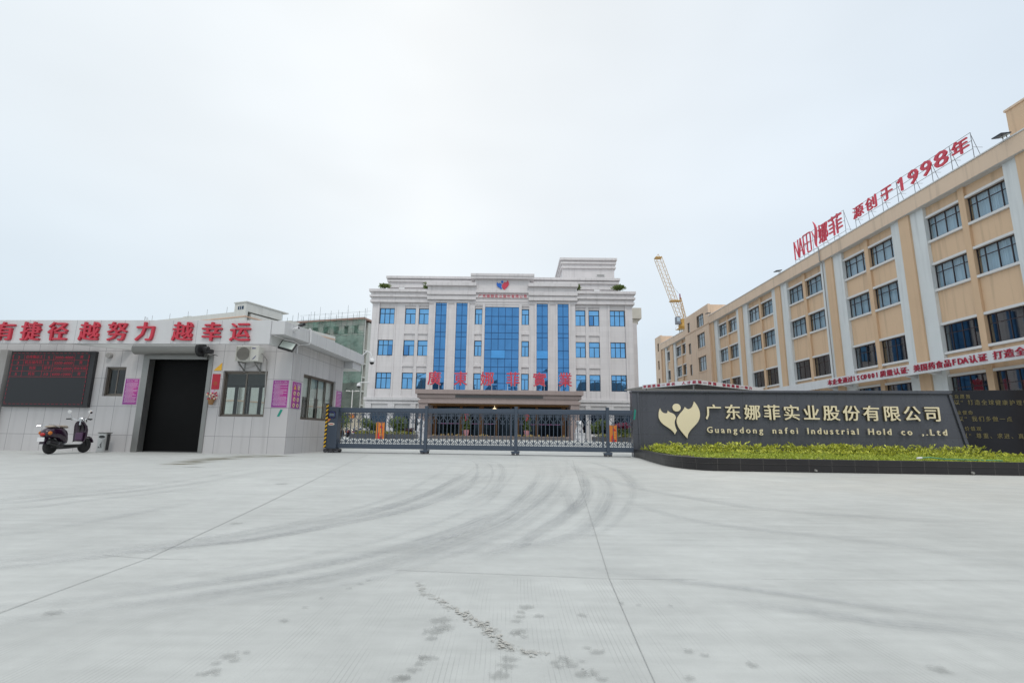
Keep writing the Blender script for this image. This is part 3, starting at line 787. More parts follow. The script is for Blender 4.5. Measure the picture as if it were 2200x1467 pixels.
def poster(label, x0, x1, z0, z1, title, lines, side=False, seed=1):
    rg = random.Random(seed)
    loc = GO; t = thing('notice', label, 'notice', loc, GY)
    def bx(mb, a, b, d0, d1, c, d):
        if side: mb.box(d0, d1, a, b, c, d)
        else: mb.box(a, b, -d1, -d0, c, d)
    mb = MB(); bx(mb, x0, x1, .002, .012, z0, z1); mb.build('border', PW, t)
    mb = MB(); bx(mb, x0+.012, x1-.012, .012, .015, z0+.012, z1-.012); mb.build('sheet', PF, t)
    ux, un = ((0, 1, 0), (1, 0, 0)) if side else (X3, NY)
    W = x1-x0; mb = MB()
    org = lambda a, z: (.015, a, z) if side else (a, -.015, z)
    s = W*.8/len(title or '0000000')
    if not title: mb.box(.015, .0165, x0+W*.15, x1-W*.15, z1-.03-s*1.1, z1-.03-s*.3)
    else: mb.text(title, org(x0+W*.1, z1-.03-s*1.1), ux, Z3, un, s, s, .002, .01)
    if lines == 'icons':
        mb.build('print', PW, t); ic = MB(); rd = MB()
        for i in range(4):
            for j in range(2):
                cx, cz = x0+W*(.3+.42*j), z1-.2-i*.2
                cen = (.015, cx, cz) if side else (cx, -.015, cz)
                if i == 0 and j == 0:
                    pts = [(cx-.085, cz-.065), (cx+.085, cz-.065), (cx, cz+.085)]
                    ic.prism(pts, 'x' if side else 'y', .016, .019)
                else:
                    n0 = 18
                    pts = [(cx+.085*math.cos(q*2*math.pi/n0), cz+.075*math.sin(q*2*math.pi/n0)) for q in range(n0)]
                    rd.prism(pts, 'x', .016, .018)
                    pts2 = [(cx+(p[0]-cx)*.8, cz+(p[1]-cz)*.8) for p in pts]
                    ic2.prism(pts2, 'x', .018, .020)
                    ink.box(.020, .0215, cx-.012, cx+.012, cz-.04, cz+.035); ink.box(.020, .0215, cx-.03, cx+.03, cz-.012, cz+.008)
                    slash.bar((.0222, cx-.045, cz+.042), (.0222, cx+.045, cz-.042), .002, .012, (1, 0, 0))
        ic.build('warning_triangle', pm('sign yellow', (.75, .42, .05), .4), t)
        rd.build('sign_ring', pm('sign ring', (.68, .42, .12), .4), t); ic2.build('sign_field', pm('sign field', (.7, .6, .5), .4), t)
        ink.build('pictogram', M['black'], t); slash.build('slash', M['red'], t)
        return t
    z = z1-.03-s*1.5
    n = lines
    dz = (z-z0-.05)/n
    for i in range(n):
        zz_ = z-i*dz; ww = W*(.82 if rg.random() < .6 else rg.uniform(.35, .8)); ind = x0+W*.09+(.02 if i % 3 == 0 else 0)
        # body copy too small to read: broken runs of print
        a = ind
        while a < ind+ww-.01:
            l_ = rg.uniform(.02, .07); b = min(a+l_, ind+ww)
            if side: mb.box(.015, .0165, a, b, zz_-dz*.42, zz_)
            else: mb.box(a, b, -.0165, -.015, zz_-dz*.42, zz_)
            a = b+.006
    mb.build('print', PW, t)
    return t
ic2, ink, slash = MB(), MB(), MB()
poster('purple notice between the small window and the roller door', -5.78, -5.28, 1.56, 2.44, '员工入厂须知', 17, seed=2)
poster('purple notice on the front wall right of the sliding window', -.61, -.06, 1.51, 2.43, '来访人员入厂须知', 19, seed=3)
poster('purple notice with round pictograms and a yellow triangle', .1, .74, 1.5, 2.41, '入厂须知', 'icons', True)
poster('narrow pink notice at the far end of the side wall', 3.86, 4.42, 1.42, 2.42, None, 15, True, 5)

# air conditioner
ac = thing('air_conditioner', 'white air conditioner unit on brackets above the window', 'air conditioner', GO, GY)
mb = MB(); mb.box(-1.78, -.98, -.42, -.1, 3.0, 3.52); mb.build('casing', pm('ac paint', (.60, .60, .56), .5, streak=.15), ac, bevel=.02)
mb = MB(); mb.lathe([(.0, -.428), (.215, -.428), (.225, -.42)], (-1.5, 0, 3.25), 22, 'y')
mb.build('fan_opening', pm('fan dark', (.13, .12, .11), .7), ac)
mb = MB()
for k in range(13): mb.box(-1.73, -1.27, -.44, -.432, 3.03+k*.038, 3.038+k*.038)
mb.box(-1.74, -1.72, -.44, -.421, 3.03, 3.5); mb.box(-1.28, -1.26, -.44, -.421, 3.03, 3.5)
mb.build('grille', pm('ac grille', (.42, .41, .37), .5), ac)
mb = MB(); mb.box(-1.22, -1.1, -.424, -.42, 3.42, 3.455); mb.prism([(-1.2, 3.06), (-1.13, 3.08), (-1.08, 3.14), (-1.05, 3.22), (-1.1, 3.16), (-1.16, 3.10)], 'y', -.423, -.42)
mb.build('badge', pm('badge blue', (.08, .08, .2), .4), ac)
mb = MB()
for x in (-1.65, -1.1):
    mb.bar((x, 0, 2.985), (x, -.45, 2.985), .03); mb.bar((x, 0, 2.72), (x, -.4, 2.97), .03); mb.bar((x, -.01, 2.69), (x, -.01, 3.0), .03)
mb.build('bracket', M['steel'], ac)
mb = MB(); mb.tube([(-.97, -.25, 3.3), (-.9, -.2, 3.2), (-.88, -.05, 3.1), (-.87, -.03, 2.5), (-.84, -.03, 1.85)], .018, 6); mb.tube([(-1.7, -.3, 3.06), (-1.75, -.2, 2.9), (-1.6, -.1, 2.78), (-1.3, -.05, 2.9), (-1.15, -.1, 3.06)], .01, 5)
mb.build('pipe', M['stone_grey'], ac)

# floodlight slung under the roof corner
fl = thing('floodlight', 'square black floodlight under the gatehouse roof corner', 'floodlight', (GO[0]+.1, GO[1]-.75, 3.45), GY)
mb = MB(); mb.box(-.24, .24, -.05, .03, -.18, .18); o = mb.build('housing', M['black'], fl, bevel=.01); o.rotation_euler = (R(-38), R(14), R(12))
mb = MB(); mb.box(-.205, .205, -.056, -.05, -.145, .145); o = mb.build('lens', pm('lamp lens', (.62, .68, .62), .15), fl); o.rotation_euler = (R(-38), R(14), R(12))
mb = MB(); mb.bar((-.26, .03, -.05), (-.42, .35, .06), .03); mb.bar((.0, .05, .0), (-.42, .35, .06), .03); mb.bar((-.42, .35, .06), (-.42, .62, .1), .05)
mb.build('bracket', M['black'], fl)

def gpoint(x, y, z):
    c, s = math.cos(GY), math.sin(GY); return (GO[0]+x*c-y*s, GO[1]+x*s+y*c, z)
# cameras
def bullet(label, loc, rz, tilt=12, white=True, sc_=1.0, arc=None):
    t = thing('security_camera', label, 'security camera', loc, rz)
    mb = MB(); mb.lathe([(.0, -.16), (.05, -.16), (.055, -.14), (.055, .12), (.04, .14), (0, .14)], (0, 0, 0), 12, 'y'); o = mb.build('body', M['white'] if white else M['black'], t, smooth=False); o.rotation_euler = (R(-tilt), 0, 0)
    mb = MB(); mb.lathe([(0, -.168), (.035, -.168), (.035, -.158)], (0, 0, 0), 10, 'y'); o = mb.build('lens', M['black'], t); o.rotation_euler = (R(-tilt), 0, 0)
    if arc:
        mb = MB(); mb.tube(arc, .018, 6); mb.build('bracket', M['white'], t)
    return t
def dome(label, loc, arm, s=1.0):
    t = thing('security_camera', label, 'security camera', loc)
    mb = MB(); mb.lathe([(0, .14*s), (.07*s, .13*s), (.1*s, .07*s), (.105*s, 0), (.1*s, -.02*s)], n=14); mb.build('cap', M['white'], t, smooth=True)
    mb = MB(); mb.ell((0, 0, -.03*s), (.085*s, .085*s, .085*s), 12, 8); mb.build('dome', M['black'], t, smooth=True)
    mb = MB(); mb.tube(arm, .025*s, 6); mb.build('arm', M['white'], t)
    return t
bullet('small white camera on the step of the gatehouse roof', gpoint(.42, -.9, 3.98), GY+R(70), arc=[(0, .1, 0), (-.05, .2, -.02), (-.12, .28, -.02)])
bullet('small black camera standing on the gatehouse roof edge', gpoint(.3, -.25, 4.26), GY+R(60), 5, False, arc=[(0, .05, -.02), (0, .05, -.11)])
dome('white dome camera on a curved arm at the gatehouse rear eave', gpoint(.85, 5.5, 3.86), [(0, 0, .14), (0, 0, .2), (-.1, 0, .42), (-.25, 0, .48), (-.42, 0, .3)], 1.15)
# bits stuck on the wall
o = MB().prism([(-2.72, 2.74), (-2.45, 2.74), (-2.45, 3.0)], 'y', -.02, -.003).build('pennant', pm('pennant yellow', (.75, .42, .04), .6))
o.location = GO; o.rotation_euler = (0, 0, GY); tag(o, 'yellow triangular pennant beside the roller door', 'pennant')
cp = thing('door_charm', 'red paper charm with a fuzzy gold seal below the yellow pennant', 'paper charm', GO, GY)
MB().box(-2.73, -2.46, -.015, -.003, 2.1, 2.62).build('paper', pm('festive red', (.42, .02, .04), .6, var=.2, vs=8), cp)
MB().lathe([(0, -.018), (.07, -.018), (.07, -.015)], (-2.6, 0, 2.3), 12, 'y').build('seal', pm('seal', (.35, .06, .03), .6), cp)
MB().box(-2.75, -2.66, -.012, -.003, 2.33, 2.62).box(-2.71, -2.62, -.012, -.003, 1.86, 2.09).build('tag', pm('pink paper', (.62, .4, .55), .6), cp)
fb_ = thing('flower_basket', 'small hanging basket of red and cream flowers by the door', 'flower basket', GO, GY)
MB().lathe([(.06, 1.58), (.1, 1.72), (.11, 1.76)], (-2.62, -.1, 0), 12).build('basket', pm('wicker', (.3, .16, .07), .8, fs=80, fine=.2), fb_)
rg = random.Random(3); mb = MB(); mb2 = MB()
for k in range(26):
    a = rg.random()*6.28; r_ = rg.uniform(.03, .2)
    (mb if k % 2 else mb2).ell((-2.62+r_*math.cos(a), -.1+.25*r_*math.sin(a), 1.82+rg.uniform(-.06, .16)), (.03, .03, .03), 7, 5)
mb.build('red_blossom', pm('blossom red', (.5, .02, .06), .6), fb_); mb2.build('cream_blossom', pm('blossom cream', (.7, .58, .42), .6), fb_)
o = MB().prism([(-.37, 1.22), (-.29, 1.22), (-.19, 1.44), (-.27, 1.46)], 'y', -.008, -.002).build('tape_strip', pm('green tape', (.01, .27, .20), .4)); o.location = GO; o.rotation_euler = (0, 0, GY)
tag(o, 'slanted strip of green tape below the purple notice', 'tape')
# ------------------------------------------------------------------ litter bin
bn_ = thing('litter_bin', 'stainless steel litter bin with a black mouth beside the roller door', 'litter bin', gpoint(-5.93, -.32, 0), GY)
mb = MB(); mb.box(-.14, .14, -.11, .11, 0, .04); mb.box(-.135, .135, -.105, .105, .04, .60); mb.build('body', pm('brushed steel', (.5, .5, .49), .3, metal=.75, var=.15), bn_, bevel=.012)
MB().box(-.155, .155, -.125, .125, .60, .635).build('lid', M['steel'], bn_, bevel=.01)
MB().prism([(.105*math.cos(a*math.pi/9)*(1.0), .49+.045*math.sin(a*math.pi/9)) for a in range(18)], 'y', -.109, -.1055).build('mouth', M['black'], bn_)
mb = MB()   # the tidy-man symbol
mb.prism([(.012+.016*math.cos(a*.7), .30+.016*math.sin(a*.7)) for a in range(9)], 'y', -.1085, -.1055)
mb.bar((.0, -.107, .275), (.01, -.107, .2), .03, .003, (0, 1, 0)); mb.bar((.0, -.107, .2), (-.02, -.107, .13), .014, .003, (0, 1, 0)); mb.bar((.015, -.107, .2), (.03, -.107, .13), .014, .003, (0, 1, 0)); mb.bar((0, -.107, .265), (-.05, -.107, .22), .011, .003, (0, 1, 0))
mb.box(-.085, -.05, -.1085, -.1055, .13, .18)
mb.build('symbol', M['black'], bn_)
MB().box(.1365, .139, -.06, .06, .06, .58).build('side_panel', M['black'], bn_)

# ------------------------------------------------------------------ scooter (x forward, rear axle at 0)
SCO = {}
def scooter(label, loc, rz, paint, group=None):
    t = thing('scooter', label, 'scooter', loc, rz, group)
    def ring(x, w_, z0, z1, n=14, p=2.4):
        rg_ = []
        for k in range(n):
            a = 2*math.pi*k/n; ca, sa = math.cos(a), math.sin(a)
            rg_.append((x, w_*math.copysign(abs(ca)**(2/p), ca), (z0+z1)/2+(z1-z0)/2*math.copysign(abs(sa)**(2/p), sa)))
        return rg_
    def wheel(parent, x, r_):
        mb = MB(); prof = [(r_-.085, -.04), (r_-.03, -.055), (r_-.008, -.042), (r_, -.012), (r_, .012), (r_-.008, .042), (r_-.03, .055), (r_-.085, .04)]
        mb.lathe(prof, (x, 0, r_), 26, 'y'); w_ = mb.build('wheel', M['rubber'], parent, smooth=True)
        mb = MB(); mb.lathe([(r_-.088, -.038), (r_-.1, -.03), (.05, -.03), (.05, .03), (r_-.1, .03), (r_-.088, .038)], (x, 0, r_), 20, 'y'); mb.build('rim', M['steel'] if False else SCO['rim'], w_)
    wheel(t, 0, .225); wheel(t, 1.27, .225)
    # rear body shell
    mb = MB(); mb.loft([ring(-.33, .05, .54, .62), ring(-.28, .12, .47, .70), ring(-.12, .165, .45, .77), ring(.1, .17, .44, .78), ring(.28, .155, .36, .76), ring(.4, .13, .3, .70), ring(.47, .1, .28, .5)])
    mb.build('rear_body', paint, t, smooth=True)
    # rear fender lip
    mb = MB(); mb.prism([(-.3*math.cos(a)-.02, .25+.29*math.sin(a)) for a in [q*.13 for q in range(1, 13)]]+[(-.26*math.cos(a)-.02, .25+.25*math.sin(a)) for a in [q*.13 for q in range(12, 0, -1)]], 'y', -.07, .07); mb.build('fender', paint, t)
    # seat
    mb = MB(); mb.loft([ring(-.2, .09, .76, .80), ring(-.12, .13, .76, .835), ring(.08, .14, .76, .835), ring(.2, .125, .755, .825), ring(.36, .12, .75, .83), ring(.44, .08, .74, .79)])
    mb.build('seat', SCO['seat'], t, smooth=True)
    # luggage rack and grab rail in chrome
    mb = MB()
    for s in (-1, 1): mb.tube([(.02, .15*s, .77), (-.15, .14*s, .83), (-.32, .1*s, .83), (-.52, .06*s, .80)], .011, 6)
    for x in (-.3, -.4, -.5): mb.tube([(x, -.08, .82), (x, .08, .82)], .008, 5)
    mb.tube([(-.52, .06, .80), (-.56, 0, .795), (-.52, -.06, .80)], .011, 6); mb.build('rack', SCO['chrome'], t)
    # lights
    MB().ell((-.335, 0, .56), (.05, .07, .05), 10, 7).build('tail_light', SCO['redlamp'], t, smooth=True)
    for s in (-1, 1):
        MB().ell((-.24, .13*s, .6), (.075, .03, .055), 10, 7).build('indicator', SCO['amber'], t, smooth=True)
    MB().box(-.37, -.35, -.09, .09, .36, .48).build('number_plate', M['white'], t)
    # floor board, tunnel, leg shield
    mb = MB(); mb.loft([ring(.38, .15, .25, .31), ring(.5, .17, .25, .3), ring(.9, .17, .25, .3), ring(1.0, .15, .27, .36)]); mb.build('footboard', SCO['pale'], t, smooth=True)
    mb = MB(); mb.loft([ring(.3, .1, .13, .27), ring(.6, .11, .14, .25), ring(.95, .1, .16, .25), ring(1.05, .07, .22, .28)]); mb.build('underframe', M['black'], t)
    rings = []
    for x, z, w_ in ((.98, .3, .15), (1.02, .4, .18), (1.035, .55, .2), (1.03, .7, .205), (1.0, .82, .19), (.95, .92, .13), (.93, .97, .06)):
        rings.append([(x+d+.04*math.cos(q)*0+.06*(1-abs(y/w_)**2)*1.0, y, z) for (d, y, q) in [(0, -w_, 0), (0, -w_*.5, 0), (0, 0, 0), (0, w_*.5, 0), (0, w_, 0), (.035, w_*.95, 0), (.05, w_*.5, 0), (.055, 0, 0), (.05, -w_*.5, 0), (.035, -w_*.95, 0)]])
    MB().loft(rings).build('leg_shield', paint, t, smooth=True)
    MB().box(.985, 1.03, -.11, .11, .38, .62).build('glove_box', SCO['inner'], t, bevel=.02)
    # front fender, fork
    mb = MB(); mb.prism([(1.27+.285*math.cos(a), .225+.285*math.sin(a)) for a in [q*.17 for q in range(2, 17)]]+[(1.27+.245*math.cos(a), .225+.245*math.sin(a)) for a in [q*.17 for q in range(16, 1, -1)]], 'y', -.075, .075); mb.build('front_fender', paint, t)
    mb = MB()
    for s in (-1, 1): mb.tube([(1.27, .085*s, .225), (1.14, .08*s, .55), (1.02, .04*s, .85)], .022, 6)
    mb.build('fork', M['black'], t)
    # handlebar, instruments, headlamp, mirrors
    mb = MB(); mb.tube([(.9, .36, 1.03), (.92, .2, 1.04), (.99, .08, .98), (1.0, -.08, .98), (.92, -.2, 1.04), (.9, -.36, 1.03)], .014, 7); mb.tube([(.98, 0, .85), (.98, 0, 1.0)], .03, 8); mb.build('handlebar', SCO['chrome'], t)
    for s in (-1, 1):
        mb = MB(); mb.tube([(.91, .24*s, 1.04), (.9, .38*s, 1.03)], .02, 8); mb.tube([(.95, .2*s, 1.03), (.98, .3*s, 1.0)], .008, 5); mb.build('grip', M['rubber'], t)
    MB().ell((1.0, 0, 1.04), (.07, .08, .06), 12, 8).build('instrument', SCO['chrome'], t, smooth=True)
    MB().ell((1.1, 0, .98), (.09, .095, .095), 12, 8).build('headlamp', SCO['chrome'], t, smooth=True)
    for s in (-1, 1):
        mb = MB(); mb.tube([(.93, .22*s, 1.04), (.91, .27*s, 1.15), (.9, .3*s, 1.2)], .007, 5); mi = mb.build('mirror', SCO['chrome'], t)
        mb = MB(); mb.lathe([(.0, -.012), (.062, -.006), (.066, 0), (.06, .012), (0, .02)], (0, 0, 0), 16, 'x'); g_ = mb.build('mirror_head', SCO['mirror'], mi); g_.location = (.89, .31*s, 1.25); g_.rotation_euler = (0, R(-22), R(-8*s)); g_.scale = (1, 1.05, .85)
    # engine, exhaust, stand
    mb = MB(); mb.box(-.05, .3, -.09, .09, .18, .36); mb.box(.1, .35, -.11, .08, .2, .3); mb.lathe([(.07, -.13), (.1, -.1), (.1, .1), (.07, .13)], (.22, 0, .25), 12, 'y'); mb.build('engine', SCO['engine'], t, bevel=.01)
    mb = MB(); mb.tube([(.25, -.14, .2), (.05, -.16, .22), (-.05, -.17, .28), (-.3, -.17, .34)], [.025, .05, .06, .055], 9); mb.build('exhaust', M['black'], t)
    mb = MB(); mb.tube([(.38, .08, .2), (.3, .2, .01)], .013, 6); mb.tube([(.3, .2, .01), (.34, .22, .008)], .014, 6); mb.build('stand', M['black'], t)
    mb = MB(); mb.tube([(.0, .172, .56), (.2, .172, .565)], .006, 5); mb.tube([(.22, .165, .67), (.3, .16, .62), (.38, .14, .66)], .006, 5); mb.build('trim', SCO['chrome'], t)
    return t
SCO['rim'] = pm('wheel rim', (.1, .1, .11), .4, metal=.5)
SCO['seat'] = pm('tan seat', (.36, .30, .24), .5)
SCO['chrome'] = pm('chrome', (.75, .76, .77), .12, metal=1.0, var=.05)
SCO['redlamp'] = pm('red lens', (.45, .02, .02), .2)
SCO['amber'] = pm('amber lens', (.6, .18, .03), .2)
SCO['pale'] = pm('floor mat', (.5, .5, .5), .6)
SCO['inner'] = pm('inner shield', (.07, .03, .075), .35)
SCO['mirror'] = pm('mirror glass', (.95, .95, .97), .03, metal=1.0, var=.0, fine=0)
SCO['engine'] = pm('engine', (.06, .06, .065), .5, metal=.4)
purple = pm('purple lacquer', (.022, .006, .022), .22, coat=.5, var=.05)
scooter('dark purple scooter parked below the LED board', (-13.26, 15.0, 0), R(93), purple)

# ------------------------------------------------------------------ sliding gate
GA = R(-4.5)
GT = (-.77, 18.51, 0)
gt = thing('sliding_gate', 'dark blue grey sliding gate with scrollwork closing the yard', 'gate', GT, GA)
def scroll(mb, cx, cz, s, flip=1, wd=.016, turns=1.45, mir=1):
    """a flat C scroll: a rising stem that curls in at its end"""
    pts = []
    n = 20
    for i in range(n+1):
        a = i/n*turns*2*math.pi; r_ = s*(1-.72*i/n)
        pts.append((cx+mir*r_*math.cos(a), cz+flip*r_*math.sin(a)))
    return pts
def flat(mb, pts, wd, y0=-.009, y1=.009):
    """a flat iron strip following a path in the xz plane"""
    n = len(pts); L_, R_ = [], []
    for i in range(n):
        a, b = pts[max(i-1, 0)], pts[min(i+1, n-1)]
        d = Vector((b[0]-a[0], b[1]-a[1])).normalized(); q = (-d.y*wd/2, d.x*wd/2)
        L_.append((pts[i][0]+q[0], pts[i][1]+q[1])); R_.append((pts[i][0]-q[0], pts[i][1]-q[1]))
    b0 = len(mb.v)
    for i in range(n):
        for (x, z), y in ((L_[i], y0), (R_[i], y0), (R_[i], y1), (L_[i], y1)): mb.v.append((x, y, z))
    for i in range(n-1):
        for k in range(4):
            a0, a1 = b0+4*i+k, b0+4*i+(k+1) % 4
            mb.f.append((a0, a1, a1+4, a0+4)); mb.mi.append(0)
def arc(cx, cz, r0, r1, a0, a1, n=16):
    return [(cx+(r0+(r1-r0)*i/n)*math.cos(R(a0+(a1-a0)*i/n)), cz+(r0+(r1-r0)*i/n)*math.sin(R(a0+(a1-a0)*i/n))) for i in range(n+1)]
def panel(x0, x1):
    fr = MB()
    fr.box(x0, x1, -.045, .045, 1.49, 1.64)
    f = fr.build('top_rail', M['gate'], gt, bevel=.008)
    MB().box(x0, x1, -.045, .045, .16, .335).build('bottom_rail', M['gate'], gt, bevel=.008)
    MB().box(x0, x1, -.035, .035, 1.455, 1.488).build('upper_bar', M['gate'], gt)
    iron = MB()
    n = max(1, round((x1-x0)/.297)); pw = (x1-x0)/n
    for i in range(n):
        cx = x0+pw*(i+.5)
        for bx_ in (cx, x0+pw*i):
            if bx_ > x0+.02: iron.box(bx_-.0125, bx_+.0125, -.0125, .0125, .335, 1.455)
        for s in (-1, 1):
            # top: two horns curling outward, meeting low on the bar
            e_ = [(cx+s*p[0], p[1]) for p in arc(.088, 1.385, .014, .05, 500, 20, 18)]
            tail = [(cx+s*.138, 1.37), (cx+s*.12, 1.31), (cx+s*.07, 1.24), (cx+s*.02, 1.19)]
            flat(iron, e_+tail, .021)
            flat(iron, [(cx+s*p[0], p[1]) for p in arc(.045, 1.115, .034, .012, 150, -190, 12)], .017)
            flat(iron, [(cx+s*.02, 1.19), (cx+s*.035, 1.16), (cx+s*.016, 1.13)], .013)
            # bottom: an upturned heart
            e2_ = [(cx+s*p[0], p[1]) for p in arc(.07, .40, .016, .056, 250, -120+360, 4)]
            flat(iron, [(cx+s*p[0], p[1]) for p in arc(.064, .405, .014, .055, -330, 60, 20)]+[(cx+s*.06, .485), (cx+s*.03, .52), (cx+s*.008, .54)], .024)
            flat(iron, [(cx+s*.148, .34), (cx+s*.125, .40), (cx+s*.13, .47), (cx+s*.148, .53)], .014)
            flat(iron, [(cx+s*p[0], p[1]) for p in arc(.036, .60, .03, .010, 210, 520, 12)], .012)
    iron.build('scrollwork', M['gate'], gt)
    return f
posts = (-2.2, 1.11, 4.4)
starts = [-5.48]+[p+.055 for p in posts[:-1]]
for a, b in zip(starts, posts): panel(a, b-.055)
panel(4.455, 5.29)
def castor(x):
    mb = MB(); mb.prism([(x-.14, .1), (x-.15, .135), (x+.13, .15), (x+.17, .125), (x+.12, .07), (x-.1, .07)], 'y', -.16, .16); f = mb.build('castor', M['gate'], gt, bevel=.006)
    for y in (-.12, .12):
        for dx in (-.07, .085): MB().lathe([(.02, -.025), (.058, -.025), (.062, 0), (.058, .025), (.02, .025)], (x+dx, y, .062), 14, 'y').build('wheel', SCO['rim'], f)
for p in posts:
    MB().box(p-.055, p+.055, -.07, .07, .14, 1.71).box(p-.065, p+.065, -.08, .08, 1.71, 1.73).build('post', M['gate'], gt, bevel=.006)
    castor(p-.02)
for p in posts: MB().box(p-.21, p-.15, -.05, .05, .335, 1.46).build('stile', M['gate'], gt, bevel=.004)
mb = MB(); mb.box(-5.86, -5.48, -.17, .17, .14, 1.66); hd = mb.build('motor_head', M['gate'], gt, bevel=.015)
mb = MB(); mb.box(-5.93, -5.40, -.2, .2, .07, .135); mb.build('chassis', M['black'], gt, bevel=.01)
for x in (-5.86, -5.66, -5.46):
    for y in (-.17, .17): MB().lathe([(.02, -.03), (.07, -.03), (.075, 0), (.07, .03), (.02, .03)], (x, y, .075), 14, 'y').build('wheel', SCO['rim'], gt)
# hazard-striped bumper
ys_m = pm('hazard yellow', (.68, .40, .02), .5)
mb = MB(); mb.box(-5.945, -5.865, -.17, .17, .16, 1.74); bm_ = mb.build('bumper', M['black'], gt)
mb = MB()
for k in range(11):
    z = .17+k*.145; mb.prism([(-5.945, z), (-5.865, z+.055), (-5.865, z+.125), (-5.945, z+.07)], 'y', -.174, -.1705)
    mb.prism([(-.17, z), (.17, z+.055), (.17, z+.125), (-.17, z+.07)], 'x', -5.9485, -5.9455)
mb.build('stripe', ys_m, bm_)
MB().box(-5.84, -5.57, -.185, -.171, 1.24, 1.5).build('display_box', M['black'], hd, bevel=.01)
MB().box(-5.8, -5.61, -.189, -.1855, 1.32, 1.42).build('display_window', pm('lcd', (.13, .17, .2), .2), hd)
mb = MB(); mb.tube([(-5.705+.115*math.cos(q*.4488), -.187, 1.37+.115*math.sin(q*.4488)) for q in range(15)], .005, 5); mb.build('display_ring', emit('blue ring', (.05, .08, .5), .35), hd)
MB().prism([(-5.86, 1.22), (-5.74, 1.22), (-5.84, 1.1)], 'y', -.175, -.171).build('orange_flag', pm('orange sticker', (.6, .2, .05), .5), hd)
mb = MB(); mb.prism([(-5.71+.125*math.cos(q*.2618), 1.03+.05*math.sin(q*.2618)) for q in range(24)], 'y', -.176, -.171); mb.build('oval_plate', pm('plate', (.6, .57, .48), .4), hd)
MB().box(-5.78, -5.64, -.179, -.1765, 1.015, 1.04).build('plate_print', M['red'], hd)
o = MB().box(-5.9, 5.2, .08, .13, .0, .014).build('gate_rail', pm('rail', (.10, .10, .105), .5, metal=.5), None)
o.location = GT; o.rotation_euler = (0, 0, GA); tag(o, 'thin dark steel guide rail laid across the drive under the gate', 'rail')

# ------------------------------------------------------------------ company sign wall and planter
SA = R(-4.9)
SO = (4.538, 18.208, 0)
sg = thing('sign_wall', 'long dark granite wall with a gold emblem and company name', 'sign wall', SO, SA)
mb = MB(); mb.prism([(.22, 0), (.22, 2.26), (10.84, 2.30), (11.28, 0)], 'y', .02, .5)
mb.prism([(0, 0), (0.0, 2.3), (.22, 2.3), (.22, 0)], 'y', -.0, .5)
mb.build('panel', M['granite'], sg, bevel=.008)
mb = MB(); mb.prism([(-.02, 2.3), (-.02, 2.365), (10.93, 2.415), (10.95, 2.345), (10.85, 2.3)], 'y', -.05, .52); mb.prism([(.15, 2.262), (.15, 2.3), (10.85, 2.3), (10.86, 2.272)], 'y', -.025, .1)
mb.build('coping', M['granite'], sg, bevel=.012)
mb = MB(); mb.prism([(.20, .2), (.17, 2.26), (.24, 2.26), (.27, .2)], 'y', -.035, .02); mb.prism([(10.82, 2.27), (10.91, 2.27), (11.36, 0), (11.24, 0)], 'y', -.035, .3)
mb.build('edge_moulding', M['granite'], sg, bevel=.01)
# emblem: two flame-like figures and a ball, traced as curves
def bez(pts, n=9):
    """closed outline from cubic segments: pts = [p0, c1, c2, p1, c1, c2, p2 ...]"""
    o_ = []
    for i in range(0, len(pts)-1, 3):
        p0, c1, c2, p1 = [Vector(q) for q in pts[i:i+4]]
        for k in range(n):
            s = k/n; o_.append(tuple((1-s)**3*p0+3*(1-s)**2*s*c1+3*(1-s)*s*s*c2+s**3*p1))
    return o_
# emblem coordinates: 0..1240 wide, 0..1110 high, y up (px of an enlargement)
E_L = bez([(55, 890), (70, 800), (130, 740), (225, 735), (265, 735), (280, 780), (280, 825), (340, 740), (440, 760), (480, 690), (510, 650), (520, 610), (510, 590), (500, 570), (470, 540), (468, 460), (465, 370), (500, 270), (525, 225), (505, 190), (475, 150), (462, 105), (440, 190), (330, 270), (240, 330), (100, 410), (0, 520), (0, 660), (0, 760), (30, 850), (55, 890)])
E_R = bez([(1070, 1105), (1060, 1000), (990, 870), (900, 870), (850, 870), (820, 910), (795, 935), (770, 860), (700, 800), (650, 740), (580, 660), (530, 580), (530, 490), (530, 340), (680, 160), (825, -5), (830, 70), (850, 130), (900, 200), (960, 290), (1080, 380), (1150, 480), (1210, 570), (1235, 640), (1232, 740), (1225, 880), (1150, 1030), (1070, 1105)])
E_B = [(548+122*math.cos(q*.2094), 915+118*math.sin(q*.2094)) for q in range(30)]
def emblem(parent, x, z, wd, y0, y1, mats, rim=None, loc=None):
    k = wd/1240
    for nm, P_, m_ in (('emblem_wing', E_L, mats[0]), ('emblem_wing', E_R, mats[1]), ('emblem_ball', E_B, mats[0])):
        q = [(x+p[0]*k, z+p[1]*k) for p in P_]
        mb = MB(); mb.prism(q, 'y', y0, y1); a = mb.build(nm, m_, parent)
        if rim:
            c_ = (sum(p[0] for p in q)/len(q), sum(p[1] for p in q)/len(q))
            mb = MB(); n_ = len(q); off = []
            for i in range(n_):
                d = Vector((q[(i+1) % n_][0]-q[i-1][0], q[(i+1) % n_][1]-q[i-1][1]))
                if d.length < 1e-9: off.append(q[i]); continue
                d.normalize(); nn = Vector((d.y, -d.x))
                if rim[2] * (1 if True else 1) and (Vector(q[i])-Vector(c_)).dot(nn) < 0 and nm == 'emblem_ball': nn = -nn
                off.append((q[i][0]+nn.x*rim[1]*rim[2], q[i][1]+nn.y*rim[1]*rim[2]))
            mb.prism(off, 'y', y1-.002, y1+.03); mb.build('rim', rim[0], a)
emblem(sg, .91, .68, 1.46, -.055, .0, (M['gold'], M['gold']))
